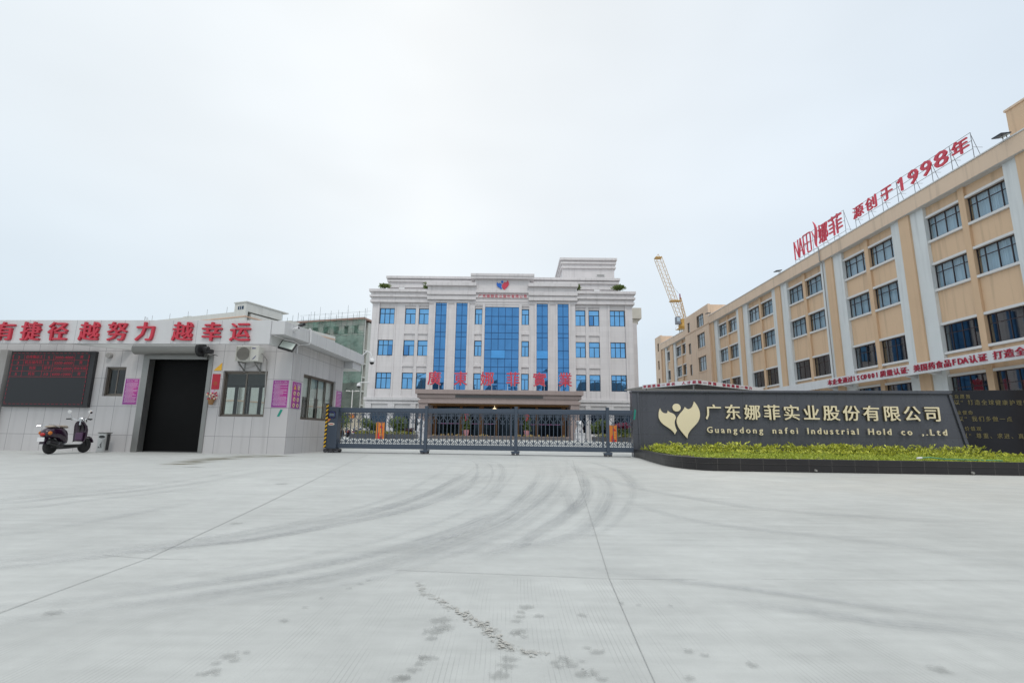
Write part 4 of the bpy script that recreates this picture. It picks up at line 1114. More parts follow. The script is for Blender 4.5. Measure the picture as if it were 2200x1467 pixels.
for i, ch in enumerate('广东娜菲实业股份有限公司'):
    x = 2.54+i*.669
    MB().glyph(ch, (x, -.05, 1.335), X3, Z3, NY, .585, .56, .012, .016).build('character', M['gold'], sg)
    MB().glyph(ch, (x, -.038, 1.335), X3, Z3, NY, .585, .56, -.05, .018).build('character_back', M['goldside'], sg)
# latin line, letter by letter on the measured span
lat = 'Guangdong nafei Industrial Hold co ,.Ltd'
GW = {ch: (glyph(ch, 0.0)[0][:, 0].min(), glyph(ch, 0.0)[0][:, 0].max()) for ch in set(lat) if ch != ' '}
K_ = .295
nat = sum((GW[ch][1]-GW[ch][0])*K_ if ch != ' ' else .14 for ch in lat)
gap = (7.98-nat)/(len(lat)-1)
x = 2.57
for ch in lat:
    if ch == ' ': x += .14+gap; continue
    MB().glyph(ch, (x-GW[ch][0]*K_, -.042, .846), X3, Z3, NY, K_, .30, .042, .014).build('letter', M['gold'], sg)
    x += (GW[ch][1]-GW[ch][0])*K_+gap
o = MB().prism([(-.0, 0), (.06, 0), (.06, .35), (0, .37)], 'y', -.006, -.001).build('tape_strip', bpy.data.materials['green tape']); o.location = (SO[0]+.02, SO[1]-.0, 1.32); o.rotation_euler = (0, R(8), SA)
tag(o, 'short strip of green tape on the end of the granite sign wall', 'tape')
# second wall with the small gold inscription
t2 = thing('inscription_wall', 'polished black wall with small gold inscription behind the sign wall', 'sign wall', SO, SA)
mb = MB(); mb.prism([(10.3, 0), (10.3, 2.46), (16.5, 2.56), (16.5, 0)], 'y', .62, 1.0); mb.build('slab', M['granite2'], t2, bevel=.006)
k_ = 19.1/18.5
for tx, x, z, s in (('企业愿景', 11.16, 2.19, .175), ('【以“打造全球健康护理领先品牌”', 11.08, 1.97, .21), ('企业使命', 11.16, 1.62, .175), ('以“我们多做一点', 11.36, 1.39, .21), ('企业价值观', 11.16, 1.06, .175), ('以“尊重、求进、真诚', 11.42, .80, .21)):
    mb = MB(); mb.text(tx, (x+.12, .62, z), X3, Z3, NY, s*1.1, s*.92, .015, .0); mb.build('inscription', pm('small gold', (.22, .185, .085), .4, metal=.4), t2)

# planter: tiled kerb along the yard, curving back to the wall end
pl = thing('planter', 'low black tiled planter kerb curving in front of the sign wall', 'planter')
outer = [(4.53, 18.05), (4.47, 17.0), (4.22, 15.1), (4.04, 13.4), (3.99, 12.6), (4.03, 12.05), (4.13, 11.62), (4.26, 11.33), (4.42, 11.16), (4.62, 11.09), (5.6, 11.02), (6.9, 10.95), (8.6, 10.87), (11.0, 10.75), (16, 10.5)]
Q = []
for i in range(len(outer)-1):
    a, b_, c, d = [Vector(outer[j]) for j in (max(i-1, 0), i, i+1, min(i+2, len(outer)-1))]
    for k in range(4):
        s = k/4; Q.append(.5*((2*b_)+(c-a)*s+(2*a-5*b_+4*c-d)*s*s+(3*b_-a-3*c+d)*s**3))
Q.append(Vector(outer[-1]))
def wallstrip(mb, Q, o0, o1, z0, z1, acc_uv):
    n = len(Q); nrm = []
    for i in range(n):
        d = (Q[min(i+1, n-1)]-Q[max(i-1, 0)]).normalized(); nrm.append(Vector((d.y, -d.x)) * -1)
    b0 = len(mb.v)
    for q, nn in zip(Q, nrm):
        for o_, z in ((o0, z0), (o1, z0), (o1, z1), (o0, z1)): mb.v.append((q.x+nn.x*o_, q.y+nn.y*o_, z))
    for i in range(n-1):
        for k in range(4):
            a0, a1 = b0+4*i+k, b0+4*i+(k+1) % 4
            mb.f.append((a1, a0, a0+4, a1+4)); mb.mi.append(0)
    mb.f.append((b0, b0+1, b0+2, b0+3)); mb.mi.append(0); e0 = b0+4*(n-1); mb.f.append((e0+3, e0+2, e0+1, e0)); mb.mi.append(0)
def run_uv(o, Q, four=True):
    """u = running length along the kerb so that the tile joints stay square round the bend"""
    acc = [0]
    for i in range(1, len(Q)): acc.append(acc[-1]+(Q[i]-Q[i-1]).length)
    me = o.data; uv = me.uv_layers['UVMap']
    for lp in me.loops:
        i = lp.vertex_index//4; uv.data[lp.index].uv = (acc[min(i, len(acc)-1)], me.vertices[lp.vertex_index].co.z)
mb = MB(); wallstrip(mb, Q, 0, .18, 0, .157, None); kb = mb.build('kerb', M['kerb'], pl); run_uv(kb, Q)
mb = MB(); wallstrip(mb, Q, -.012, .2, .160, .272, None); cp_ = mb.build('coping', M['kerb'], pl); run_uv(cp_, Q)
mb = MB(); wallstrip(mb, Q, .01, .17, .156, .161, None); mb.build('grout', pm('grout', (.2, .18, .16), .8), pl)
for x in (6.62, 9.85):
    mb = MB(); y = 10.95-(x-6.9)*.05; mb.tube([(x, y+.1, .045), (x, y-.035, .045)], .028, 12, cap=False); mb.tube([(x, y+.1, .045), (x, y-.03, .045)], .02, 12); mb.build('drain_pipe', pm('pipe plastic', (.35, .34, .32), .5), pl)
soil = MB(); poly = [(q.x, q.y) for q in Q]
ins = [(q.x+.1, q.y+.08) for q in Q]
soil.face([(p[0], p[1], .2) for p in ins]+[(16, 17.0, .2), (5.0, 18.0, .2)]); so_ = soil.build('soil', pm('soil', (.07, .05, .035), .9), pl)
# low ground cover over the bed and a taller hedge against the wall
rng = np.random.default_rng(7)
def inbed(n, f0, f1):
    """points in the bed; f = 0 along the kerb, 1 along the wall"""
    x = 4.7+rng.random(n)**1.0*10.95; f = f0+(f1-f0)*rng.random(n)
    yk = np.where(x < 4.75, 11.25+(4.75-x)*2.2, 11.22-(x-4.75)*.05)+.05
    yw = 18.12-(x-4.54)*math.tan(R(4.9))
    return x, yk+(yw-yk)*f, f
lowm = leafmat('ground cover leaf', (.24, .32, .03), (.60, .68, .09), .4)
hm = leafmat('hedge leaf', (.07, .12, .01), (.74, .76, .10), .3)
x, y, f = inbed(17000, 0, .82)
z = .21+.05*rng.random(17000)+.03*np.sin(x*5)*np.sin(y*3.1)
o = leaves('ground_cover', np.stack([x, y, z], 1), .06, lowm, rng=rng, up=.5); tag(o, 'bright low ground cover filling the planter bed', 'ground cover', kind='stuff')
# hedge: sprigs of leaves on short twigs
P, T = [], []
def hedgefill(n, fa, fb, hmin, hmax):
    xs, ys, fs_ = inbed(n, fa, fb)
    for a, b in zip(xs, ys):
        h = rng.uniform(hmin, hmax)*(.8+.35*math.sin(a*3.7+1.3*math.sin(a*1.9))**2)
        for k in range(13):
            t_ = rng.random()**.7; s = .05+.07*(1-t_)
            P.append((a+rng.normal(0, s), b+rng.normal(0, s), .2+h*t_)); T.append(min(1, max(0, t_*1.05-.22+rng.normal(0, .2))))  # leaves coloured darker toward the base: painted shade between the sprigs
hedgefill(520, .80, .97, .12, .32); hedgefill(420, .6, .8, .05, .12)
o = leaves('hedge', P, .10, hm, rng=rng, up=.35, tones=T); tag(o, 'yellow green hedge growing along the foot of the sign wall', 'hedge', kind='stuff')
mb = MB(); mb.tube([(9.1, 11.15, .33), (9.25, 11.12, .345), (9.6, 11.15, .31), (10.3, 11.12, .30), (10.9, 11.18, .29)], .012, 6); o = mb.build('garden_hose', pm('hose green', (.05, .28, .18), .4)); tag(o, 'green garden hose lying on the ground cover beside the kerb', 'hose')
mb = MB(); mb.tube([(9.0, 11.16, .32), (9.1, 11.15, .33)], .022, 8); mb.build('nozzle', M['white'], o)
# ------------------------------------------------------------------ office building
BA = R(-.82)
BO = (0, 58, 0)
ob = thing('office_building', 'pale stone office building with tall blue glass strips and a brown portico', 'office building', BO, BA)
def bpoint(x, y, z):
    c_, s_ = math.cos(BA), math.sin(BA); return (BO[0]+x*c_-y*s_, BO[1]+x*s_+y*c_, z)
cx = -.75
def both(fn):
    for s in (-1, 1): fn(s)
core = MB()
core.box(cx-15.45, cx+15.45, .36, 18, .2, 16.1)
core.box(cx+14.6, cx+17.1, 4.5, 20, .2, 14.95)
core.build('wall', M['stone'], ob)
pier = MB(); trim = MB(); span = MB()
Z0, Z1 = 4.84, 16.12
ROWS = [(13.55, 15.48, 15.78, 12.68), (9.75, 11.62, 12.35, 8.81), (5.84, 7.75, 8.48, 4.98)]
for s in (-1, 1):
    def X(a, b): return (cx+s*a, cx+s*b) if s > 0 else (cx-b, cx-a)
    def bx(mb, a, b, y0, z0, z1, y1=.37): q = X(a, b); mb.box(q[0], q[1], y0, y1, z0, z1)
    bx(pier, 14.84, 15.5, 0, Z0, Z1); bx(trim, 14.63, 14.84, -.07, Z0, Z1-.0); bx(trim, 12.6, 12.8, -.07, Z0, Z1)
    bx(pier, 11.57, 12.6, 0, Z0, Z1); bx(pier, 9.92, 10.29, 0, Z0, Z1)
    # W1 bay: flat recess
    zs = [Z0]+[v for r_ in reversed(ROWS) for v in r_[:2]]+[Z1]
    for i in range(0, len(zs), 2): bx(span, 12.8, 14.63, .1, zs[i], zs[i+1])
    # W2, W3 and W4 bays: panels above and below each window, a flush bar between storeys
    for a, b in ((10.29, 11.57), (8.69, 9.92), (2.33, 3.22)):
        yo = -.25 if b < 4 else 0
        bars = [(15.78, Z1), (12.35, 12.68), (8.48, 8.81), (Z0, 4.98)]
        for z0, z1 in bars: bx(pier, a, b, yo, z0, z1)
        for (w0, w1, pt, pb) in ROWS: bx(span, a, b, yo+.13, w1, pt); bx(span, a, b, yo+.1, pb, w0)
    # middle part, standing 25 cm forward
    for a, b in ((8.1, 8.69), (5.65, 6.37), (3.22, 3.88)): bx(pier, a, b, -.25, Z0, Z1)
    for a, b in ((7.9, 8.1), (6.37, 6.58), (5.44, 5.65), (3.88, 4.1), (2.02, 2.33)): bx(trim, a, b, -.33, Z0, 16.45 if a > 2.1 else 15.95)
    for a, b in ((8.05, 8.72), (5.65, 6.37), (3.2, 3.9)): bx(trim, a, b, -.32, 16.0, 16.12); bx(trim, a, b, -.36, 16.12, 16.22)
    for a, b in ((6.58, 7.9), (4.1, 5.44)): bx(pier, a, b, -.25, 16.32, 16.6)
bx = lambda mb, a, b, y0, z0, z1, y1=.37: mb.box(cx+a, cx+b, y0, y1, z0, z1)
bx(pier, -2.02, 2.02, -.25, 15.68, 16.12)
pier.build_each('pier', M['stone'], ob, bevel=.012); trim.build_each('pilaster_strip', M['stone'], ob, bevel=.01); span.build_each('spandrel', M['stone'], ob)
# cornices
co = MB()
for (z0, z1, p_) in ((16.12, 16.42, .32), (16.42, 16.75, .2), (16.75, 16.99, .44), (16.99, 17.36, .26), (17.36, 17.7, .52)):
    co.box(cx-15.5-p_*.75, cx+15.5+p_*.75, -p_, 1.2, z0, z1)
co.box(cx-15.4, cx+15.4, 1.2, 16, 16.12, 17.3)
for s in (-1, 1):
    for (z0, z1, p_) in ((16.45, 16.82, .58), (16.82, 17.05, .46), (17.05, 17.42, .66), (17.42, 18.1, .5), (18.1, 18.5, .86)):
        a, b = 3.25-p_*.2, 8.75+p_*.3; q = (cx+a, cx+b) if s > 0 else (cx-b, cx-a); co.box(q[0], q[1], -p_, 2.3, z0, z1)
co.box(cx-3.3, cx+3.3, -.30, 2.4, 15.95, 19.05); co.box(cx-3.2, cx+3.2, -.42, -.28, 17.3, 17.42); co.box(cx-3.2, cx+3.2, -.38, -.28, 16.28, 16.36)
co.box(cx-3.76, cx+3.76, -.72, 2.6, 19.05, 19.34); co.box(cx-3.8, cx+3.8, -.8, 2.6, 19.34, 19.66)
co.build('cornice', M['stone'], ob, bevel=.02)
up = MB()
for (z0, z1, p_) in ((17.2, 18.55, 0), (18.55, 18.9, .22), (18.9, 19.3, .05), (19.3, 19.55, .26), (19.55, 19.7, .1), (19.7, 20.02, .38)):
    up.box(cx-14.15-p_, cx+14.15+p_, 2.0-p_, 16, z0, z1)
for (z0, z1, p_) in ((19.5, 22.35, 0), (22.35, 22.6, .2), (22.6, 22.95, .05), (22.95, 23.2, .24), (23.2, 23.42, .1), (23.42, 23.75, .36)):
    up.box(6.95-p_, 13.75+p_, 5-p_, 15+p_, z0, z1)
up.build('upper_storey', M['stone'], ob, bevel=.02)
MB().box(11.35, 12.55, 4.96, 5.0, 21.25, 21.6).build('vent', pm('vent white', (.66, .66, .66), .5), ob)
mb = MB()
for k in range(4): mb.box(11.45, 12.45, 4.94, 4.958, 21.3+k*.075, 21.335+k*.075)
mb.build('vent_louvre', M['stone_grey'], ob)
# rear block turret
MB().box(14.4, 16.6, 4.8, 9, 14.95, 15.6).box(14.4, 17.0, 4.5, 9, 15.6, 17.0).build('rear_turret', pm('cream paint', (.60, .57, .50), .6), ob)
# base storey
bs = MB()
for s in (-1, 1):
    def X(a, b): return (cx+a, cx+b) if s > 0 else (cx-b, cx-a)
    for a, b in ((14.9, 15.6), (12.2, 13.0), (9.75, 10.35)): q = X(a, b); bs.box(q[0], q[1], -.14, .37, .2, 4.12)
    for a, b in ((13.0, 14.9), (10.35, 12.2), (8.4, 9.75)):
        q = X(a, b); bs.box(q[0], q[1], 0, .37, 3.55, 4.12); bs.box(q[0], q[1], 0, .37, .2, .95)
for (z0, z1, p_) in ((4.12, 4.36, .16), (4.36, 4.52, .05), (4.52, 4.84, .28)): bs.box(cx-15.5-p_, cx+15.5+p_, -p_, .37, z0, z1)
bs.build('base_storey', M['stone_w'], ob, bevel=.012)
gd = MB()
for s in (-1, 1):
    for a, b in ((13.0, 14.9), (10.35, 12.2), (8.4, 9.75)):
        q = (cx+a, cx+b) if s > 0 else (cx-b, cx-a); gd.box(q[0], q[1], .2, .34, .95, 3.55)
dark_glass = bluepane('dark shop glass', (.05, .075, .11), .06); gd.build_each('shop_window', dark_glass, ob)

# windows: prototype frames with their panes as sub-parts
def wframe(w_, h_, kind):
    f = MB(); p = MB(); t_ = .075; rg = random.Random(int(w_*1000+h_*10))
    f.box(0, w_, 0, .07, 0, t_); f.box(0, w_, 0, .07, h_-t_, h_); f.box(0, t_, 0, .07, t_, h_-t_); f.box(w_-t_, w_, 0, .07, t_, h_-t_)
    zt = h_*.66
    f.box(t_, w_-t_, 0, .07, zt-t_/2, zt+t_/2)
    cols = 3 if kind == 3 else 2
    for k in range(1, cols):
        x = w_*k/cols; f.box(x-t_/2, x+t_/2, 0, .07, t_, zt-t_/2)
        if kind == 3: f.box(x-t_/2, x+t_/2, 0, .07, zt+t_/2, h_-t_)
    def pane(a, b, c, d):
        y = .035; q = [rg.uniform(-.004, .004) for _ in range(4)]
        p.face([(a, y+q[0], c), (b, y+q[1], c), (b, y+q[2], d), (a, y+q[3], d)])
    for k in range(cols): pane(w_*k/cols, w_*(k+1)/cols, t_*.5, zt)
    if kind == 3:
        for k in range(3): pane(w_*k/3, w_*(k+1)/3, zt, h_-t_*.5)
    else: pane(t_*.5, w_-t_*.5, zt, h_-t_*.5)
    return f, p
protos = {}
def window(x, z0, w_, h_, y, kind):
    k = (round(w_, 2), round(h_, 2), kind)
    if k not in protos:
        f, p = wframe(w_, h_, kind); fo = f.build('window', M['blueframe'], ob); p.build('pane', M['blue1'], fo); protos[k] = fo; o = fo
    else: o = copy_tree(protos[k], ob)
    o.location = (x, y, z0)
    return o
for (w0, w1, _, _) in ROWS:
    for s in (-1, 1):
        for a, b, kd, yo in ((12.83, 14.6, 3, .2), (10.29, 11.57, 2, .2), (8.69, 9.92, 2, .2), (2.33, 3.2, 2, 0)):
            window(cx+a if s > 0 else cx-b, w0, b-a, w1-w0, yo, kd)
# two sashes standing ajar
def ajar(x, z, w_, h_, ang):
    fr = MB(); fr.box(-w_, 0, -.02, .02, 0, .05); fr.box(-w_, 0, -.02, .02, h_-.05, h_); fr.box(-w_, -w_+.05, -.02, .02, .05, h_-.05); fr.box(-.05, 0, -.02, .02, .05, h_-.05)
    f = fr.build('open_sash', M['blueframe'], ob, loc=(x, .14, z), rot=(0, 0, R(ang)))
    g = MB(); g.box(-w_+.05, -.05, -.006, .006, .05, h_-.05); g.build('pane', M['blue2'], f)
ajar(cx-12.86, 9.78, .56, 1.2, 16); ajar(cx-10.92, 9.78, .6, 1.2, 20); ajar(cx+10.9, 13.58, .58, 1.22, 9)
# curtain walls
lines = [16.31, 15.87, 14.62, 13.62, 12.57, 12.05, 10.5, 9.5, 8.5, 7.95, 6.6, 5.6, 4.86]
lines2 = [15.68, 14.56, 13.57, 12.57, 11.83, 10.5, 9.5, 8.5, 7.75, 6.6, 5.6, 4.86]
def curtain_wall(x0, x1, cols, ls, opened=()):
    f = MB(); p = MB(); rg = random.Random(int(x0*100)); wd_ = (x1-x0)/cols
    for k in range(cols+1): x = x0+wd_*k; f.box(x-.03, x+.03, -.16, -.06, ls[-1], ls[0])
    for z in ls: f.box(x0, x1, -.155, -.065, z-.028, z+.028)
    for i in range(len(ls)-1):
        for k in range(cols):
            q = [rg.uniform(-.006, .006) for _ in range(4)]; a, b = x0+wd_*k, x0+wd_*(k+1); y = -.11
            p.face([(a, y+q[0], ls[i+1]), (b, y+q[1], ls[i+1]), (b, y+q[2], ls[i]), (a, y+q[3], ls[i])])
    fo = f.build('curtain_wall', pm('blue mullion', (.02, .07, .19), .4, metal=.4) if 'blue mullion' not in bpy.data.materials else bpy.data.materials['blue mullion'], ob)
    p.build('pane', M['blue2'], fo)
    for (a, b, z0, z1) in opened:      # a top-hung sash standing ajar
        MB().prism([(-.17, z1), (-.30, z0), (-.28, z0), (-.15, z1)], 'x', a, b).build('open_sash', bluepane('sash glass', (.085, .30, .62)) if 'sash glass' not in bpy.data.materials else bpy.data.materials['sash glass'], fo)
curtain_wall(cx-7.9, cx-6.58, 2, lines); curtain_wall(cx-5.44, cx-4.1, 2, lines)
curtain_wall(cx+4.1, cx+5.44, 2, lines, [(cx+4.12, cx+5.42, 9.52, 10.48)]); curtain_wall(cx+6.58, cx+7.9, 2, lines)
curtain_wall(cx-2.02, cx+2.02, 5, lines2, [(cx-1.2, cx+.4, 9.52, 10.48)])

# portico
po = MB(); py = -6.6; pxc = -.72
for (z0, z1, h_, y_) in ((4.79, 5.22, 8.6, -.22), (4.73, 4.79, 8.2, .06), (4.39, 4.73, 8.42, 0), (4.16, 4.39, 8.1, .1), (3.84, 4.16, 8.3, 0)):
    po.box(pxc-h_, pxc+h_, py+y_, -.4, z0, z1)
for s in (-1, 1): po.box(pxc+s*8.2, pxc+s*7.3, py+.1, py+1.0, .2, 3.84); po.box(pxc+s*8.2, pxc+s*7.4, -1.4, -.36, .2, 3.84)
po.box(pxc-8.3, pxc+8.3, py+.4, -.3, .0, .62)
por = po.build('portico', M['brownstone'], ob, bevel=.015)
MB().box(pxc-4.5, pxc+4.5, py-.012, py+.1, 4.42, 4.70).build('portico_panel', pm('slate panel', (.075, .08, .085), .4), por)
MB().box(pxc-7.2, pxc+7.2, py+.5, -.5, 3.72, 3.82).build('portico_ceiling', pm('amber ceiling', (.22, .11, .03), .5), por)
st = MB()
for k in range(3): st.box(pxc-7.2+k*.3, pxc+7.2-k*.3, py-1.0+k*.35, py+.5, .15, .38+k*.1)
st.build('steps', pm('step stone', (.16, .14, .13), .5), ob)
en = MB(); yy = -3.2
en.box(pxc-7.3, pxc+7.3, yy, yy+.05, .62, 3.72)
en.build('entrance_glass', bluepane('entrance glass', (.025, .035, .045), .08), ob)
cl = MB()
for x, w_ in ((-4.2, .3), (-2.0, .5), (-.35, .18), (1.2, .18), (1.85, .5), (4.0, .3), (6.9, .4), (-7.0, .4)): cl.box(pxc+x-w_/2, pxc+x+w_/2, yy-.12, yy-.004, .62, 3.72)
cl.build_each('entrance_column', pm('bronze', (.17, .08, .03), .35, metal=.3), ob)
ps = MB()
for a, b in ((-6.6, -4.4), (-4.0, -2.3), (-1.7, -.5), (2.15, 3.8), (4.2, 6.6)): ps.box(pxc+a, pxc+b, yy-.012, yy-.004, 1.85, 1.93)
ps.build_each('safety_stripe', pm('pink film', (.5, .16, .42), .4), ob)
rw = MB(); rg = random.Random(8)
for k in range(46):
    x = pxc+rg.uniform(-6.6, 6.6)
    if -1.2 < x-pxc < 1.4: continue
    s = rg.uniform(.06, .14); rw.box(x-s, x+s, py+.1, py+.3, .62, .62+rg.uniform(.08, .2))
rw.build('flower_trough', pm('straw flowers', (.36, .26, .10), .8, var=.3, vs=6), ob)
MB().lathe([(.0, 3.2), (.16, 3.25), (.2, 3.4), (.1, 3.5), (.02, 3.55), (.02, 3.8)], (pxc-.5, py+1.2, 0), 12).build('lantern', emit('lantern glow', (1.0, .8, .5), 1.2), ob)

# big red characters standing on the portico
pr = thing('rooftop_lettering', 'six big red traditional characters standing on the brown portico roof', 'lettering', BO, BA)
for ch, x in zip('廣東娜菲實業', (-8.16, -5.42, -2.68, .0, 2.75, 5.41)):
    y = -6.35
    cmb = MB(); cmb.glyph(ch, (x+.0, y, 5.72), X3, Z3, NY, 1.34, 1.42, .09, .012, em=False); c_ = cmb.build('character', M['red2'], pr)
    MB().glyph(ch, (x, y+.004, 5.72), X3, Z3, NY, 1.34, 1.42, -.10, .026, em=False).build('white_edge', M['white'], c_)
    mb = MB()
    for dx in (.12, 1.16): mb.tube([(x+dx, y+.05, 5.2), (x+dx, y+.05, 5.95)], .022, 5); mb.tube([(x+dx, y+.05, 5.9), (x+dx, y+.7, 5.22)], .015, 5)
    mb.build('support', M['white'], c_)
# emblem and company name on the parapet
pb = thing('facade_emblem', 'blue and red emblem on the top panel of the office building', 'emblem', BO, BA)
emblem(pb, -1.44, 17.66, 1.47, -.40, -.31, (pm('emblem blue', (.01, .13, .55), .35), M['red2']), rim=(pm('emblem rim', (.62, .68, .72), .4), .05, 1))
pn = thing('facade_name', 'line of small faded red characters below the emblem on the office building', 'lettering', BO, BA)
for i, ch in enumerate('广东娜菲实业股份有限公司'):
    c_ = MB().glyph(ch, (-3.6+i*.489, -.42, 16.73), X3, Z3, NY, .42, .44, .05, 0).build('character', M['red2'], pn)
    MB().glyph(ch, (-3.6+i*.489, -.345, 16.73), X3, Z3, NY, .42, .44, -.03, .025).build('character_edge', M['white'], c_)
# lamps on the ledges
def ledge_lamp(label, x, y, z):
    t = thing('ledge_floodlight', label, 'floodlight', bpoint(x, y, z), BA)
    MB().box(-.36, .36, -.12, .12, .12, .55).build('housing', M['blueframe'], t, bevel=.02); MB().box(-.29, .29, -.135, -.121, .19, .48).build('lens', M['white'], t)
    MB().box(-.3, .3, -.05, .05, 0, .119).build('bracket', M['steel'], t)
    return t
ledge_lamp('floodlight on the upper ledge left of the raised emblem panel', -6.9, 1.55, 18.5)
ledge_lamp('floodlight on the upper ledge right of the raised emblem panel', 4.85, 1.55, 18.5)
a = thing('ledge_floodlight', 'low floodlight on the left wing ledge between two bushes', 'floodlight', bpoint(-12.9, .2, 17.7), BA)
MB().box(-.4, .4, -.1, .1, .06, .38).build('housing', M['stone_grey'], a, bevel=.02); MB().box(-.34, .34, -.115, -.101, .11, .33).build('lens', M['white'], a); MB().box(-.1, .1, -.05, .05, 0, .06).build('bracket', M['steel'], a)
b = copy_tree(a); b.location = bpoint(10.6, .2, 17.7); tag(b, 'low floodlight on the right wing ledge beside the round bush')

# plants on the roof ledge
bushm = leafmat('bush leaf', (.06, .10, .025), (.26, .33, .10), .35)
def bush(name, label, cat, loc, rx, ry, rz, n, size, seed, mat=None, stems=3, gaps=.55, trunk=0.0, group=None):
    """a shrub: woody stems and a leaf crown gathered in uneven clumps"""
    t = thing(name, label, cat, loc, 0, group); rg = np.random.default_rng(seed)
    mb = MB(); cl_ = []
    for k in range(stems+4):
        a = rg.random()*6.28; r_ = rg.random()**.5*.7
        cl_.append((rx*r_*math.cos(a), ry*r_*math.sin(a), trunk+rz*(.5+.9*rg.random())))
    for c_ in cl_[:max(2, stems)]:
        mb.tube([(c_[0]*.1, c_[1]*.1, 0), (c_[0]*.45, c_[1]*.45, (trunk+c_[2])*.45), c_], [.03*rx+.012, .02*rx+.01, .008], 6)
    mb.build('stem', pm('bark', (.09, .07, .05), .9) if 'bark' not in bpy.data.materials else bpy.data.materials['bark'], t)
    pts, tn = [], []
    for i in range(n):
        c_ = cl_[rg.integers(len(cl_))]; d = rg.normal(size=3); d /= np.linalg.norm(d); r_ = rg.random()**.45
        q = np.array(c_)+d*np.array((rx*gaps, ry*gaps, rz*gaps*.9))*r_
        if q[2] < .03: continue
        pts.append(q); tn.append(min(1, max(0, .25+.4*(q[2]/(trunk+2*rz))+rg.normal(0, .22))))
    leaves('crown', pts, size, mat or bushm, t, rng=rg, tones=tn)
    return t
bush('roof_bush', 'wide leafy bush on the left end of the office ledge', 'bush', bpoint(-15.1, .15, 17.7), .85, .5, .42, 900, .2, 21)
bush('roof_bush', 'thin leaning sapling on the left wing ledge of the office', 'bush', bpoint(-9.9, .1, 17.7), .45, .3, .55, 260, .2, 22, gaps=.4)
bush('roof_bush', 'small upright plant on the right wing ledge of the office', 'bush', bpoint(8.3, .1, 17.7), .42, .35, .6, 420, .2, 23, gaps=.4)
bush('roof_bush', 'round dense bush on the right end of the office ledge', 'bush', bpoint(13.3, .15, 17.7), .9, .6, .55, 1400, .2, 24)
# cameras of the office
dome('white dome camera on the left corner of the office building', bpoint(-17.15, -.3, 6.1), [(0, 0, .12), (0, 0, .35), (.4, .1, .42), (1.1, .3, .42)], 2.3)

# ------------------------------------------------------------------ forecourt behind the gate
def G0(x, y): return (x, y, gz(y))
def bed(label, x0, x1, y0, y1, seed):
    t = thing('flower_bed', label, 'flower bed')
    z0 = gz(y0)
    MB().box(x0, x1, y0, y0+.2, z0-.2, z0+.42).box(x0, x0+.2, y0+.2, y1, z0-.2, z0+.42).box(x1-.2, x1, y0+.2, y1, z0-.2, z0+.42).box(x0+.2, x1-.2, y1-.2, y1, z0-.2, z0+.42).build('kerb', pm('bed kerb', (.07, .07, .075), .4) if 'bed kerb' not in bpy.data.materials else bpy.data.materials['bed kerb'], t)
    MB().box(x0+.2, x1-.2, y0+.2, y1-.2, z0, z0+.34).build('soil', bpy.data.materials['soil'], t)
    rg = np.random.default_rng(seed); n = int(420*(x1-x0)*.6)
    pts = np.stack([rg.uniform(x0+.2, x1-.2, n), y0+.25+rg.random(n)**1.6*(y1-y0-.5), z0+.34+rg.random(n)*.32], 1)
    leaves('edging_plants', pts, .16, lowm2, t, rng=rg)['kind'] = 'stuff'
lowm2 = leafmat('edging leaf', (.12, .15, .02), (.34, .33, .06), .3)
bed('low dark flower bed left of the portico behind the gate', -13.9, -8.4, 45.5, 49.5, 31)
bed('low dark flower bed right of the portico behind the gate', 8.2, 16.6, 45.0, 49.0, 32)
bush('shrub', 'tall round green shrub left of the left orange sign', 'shrub', (-12.75, 47.2, .6), .75, .6, .75, 1600, .17, 41, trunk=.25)
bush('shrub', 'broad dark shrub between the left orange sign and the lion', 'shrub', (-10.0, 47.4, .6), 1.1, .7, .8, 2300, .17, 42, trunk=.2)
bush('shrub', 'small dark red leafed shrub in the left bed', 'shrub', (-8.95, 46.8, .6), .5, .4, .35, 600, .14, 43, mat=leafmat('dark red leaf', (.03, .015, .015), (.12, .04, .05)))
bush('shrub', 'dark conical shrub in the right bed beside the orange sign', 'shrub', (8.45, 46.8, .6), .75, .6, .85, 2000, .17, 44, trunk=.15)
rd_ = bush('shrub', 'shrub with a pink red crown at the right end of the right bed', 'shrub', (10.6, 45.9, .6), .75, .55, .35, 900, .15, 45, mat=leafmat('pink leaf', (.16, .03, .06), (.42, .07, .14)), trunk=.65)
rg = np.random.default_rng(46); q_ = np.stack([rg.normal(0, .35, 500), rg.normal(0, .3, 500), rg.uniform(.15, .8, 500)], 1); leaves('lower_foliage', q_, .15, bushm, rd_, rng=rg)
def orange_sign(label, loc, rz):
    t = thing('standing_sign', label, 'standing sign', loc, rz)
    t.scale = (.86, 1, .92)
    out_ = [(-.42, 0), (.42, 0), (.42, 1.5)]+[(.42-.84*k/12, 1.5+.07*(k % 2)+.02) for k in range(1, 12)]+[(-.42, 1.5)]
    MB().prism(out_, 'y', -.06, .06).build('board', pm('orange board', (.62, .20, .03), .5), t)
    MB().prism([(-.2, .02), (.28, .02), (.28, 1.1), (.12, 1.25), (-.05, 1.2), (-.05, .7), (-.2, .5)], 'y', -.075, -.061).build('red_field', pm('red print', (.58, .03, .03), .5), t)
    mb = MB()
    for i in range(5):
        for j in range(2): mb.box(-.02+j*.14, .09+j*.14, -.085, -.076, .25+i*.16, .35+i*.16)
    mb.build('print', pm('yellow print', (.75, .45, .05), .5), t)
    mb = MB()
    for s in (-1, 1): mb.box(s*.35-.02, s*.35+.02, -.02, .35, -.0, .04); mb.bar((s*.35, .05, 1.0), (s*.35, .33, .03), .03)
    mb.build('foot', M['steel'], t)
orange_sign('orange standing sign with red print in the left bed', (-11.2, 45.15, gz(45.15)), R(-3))
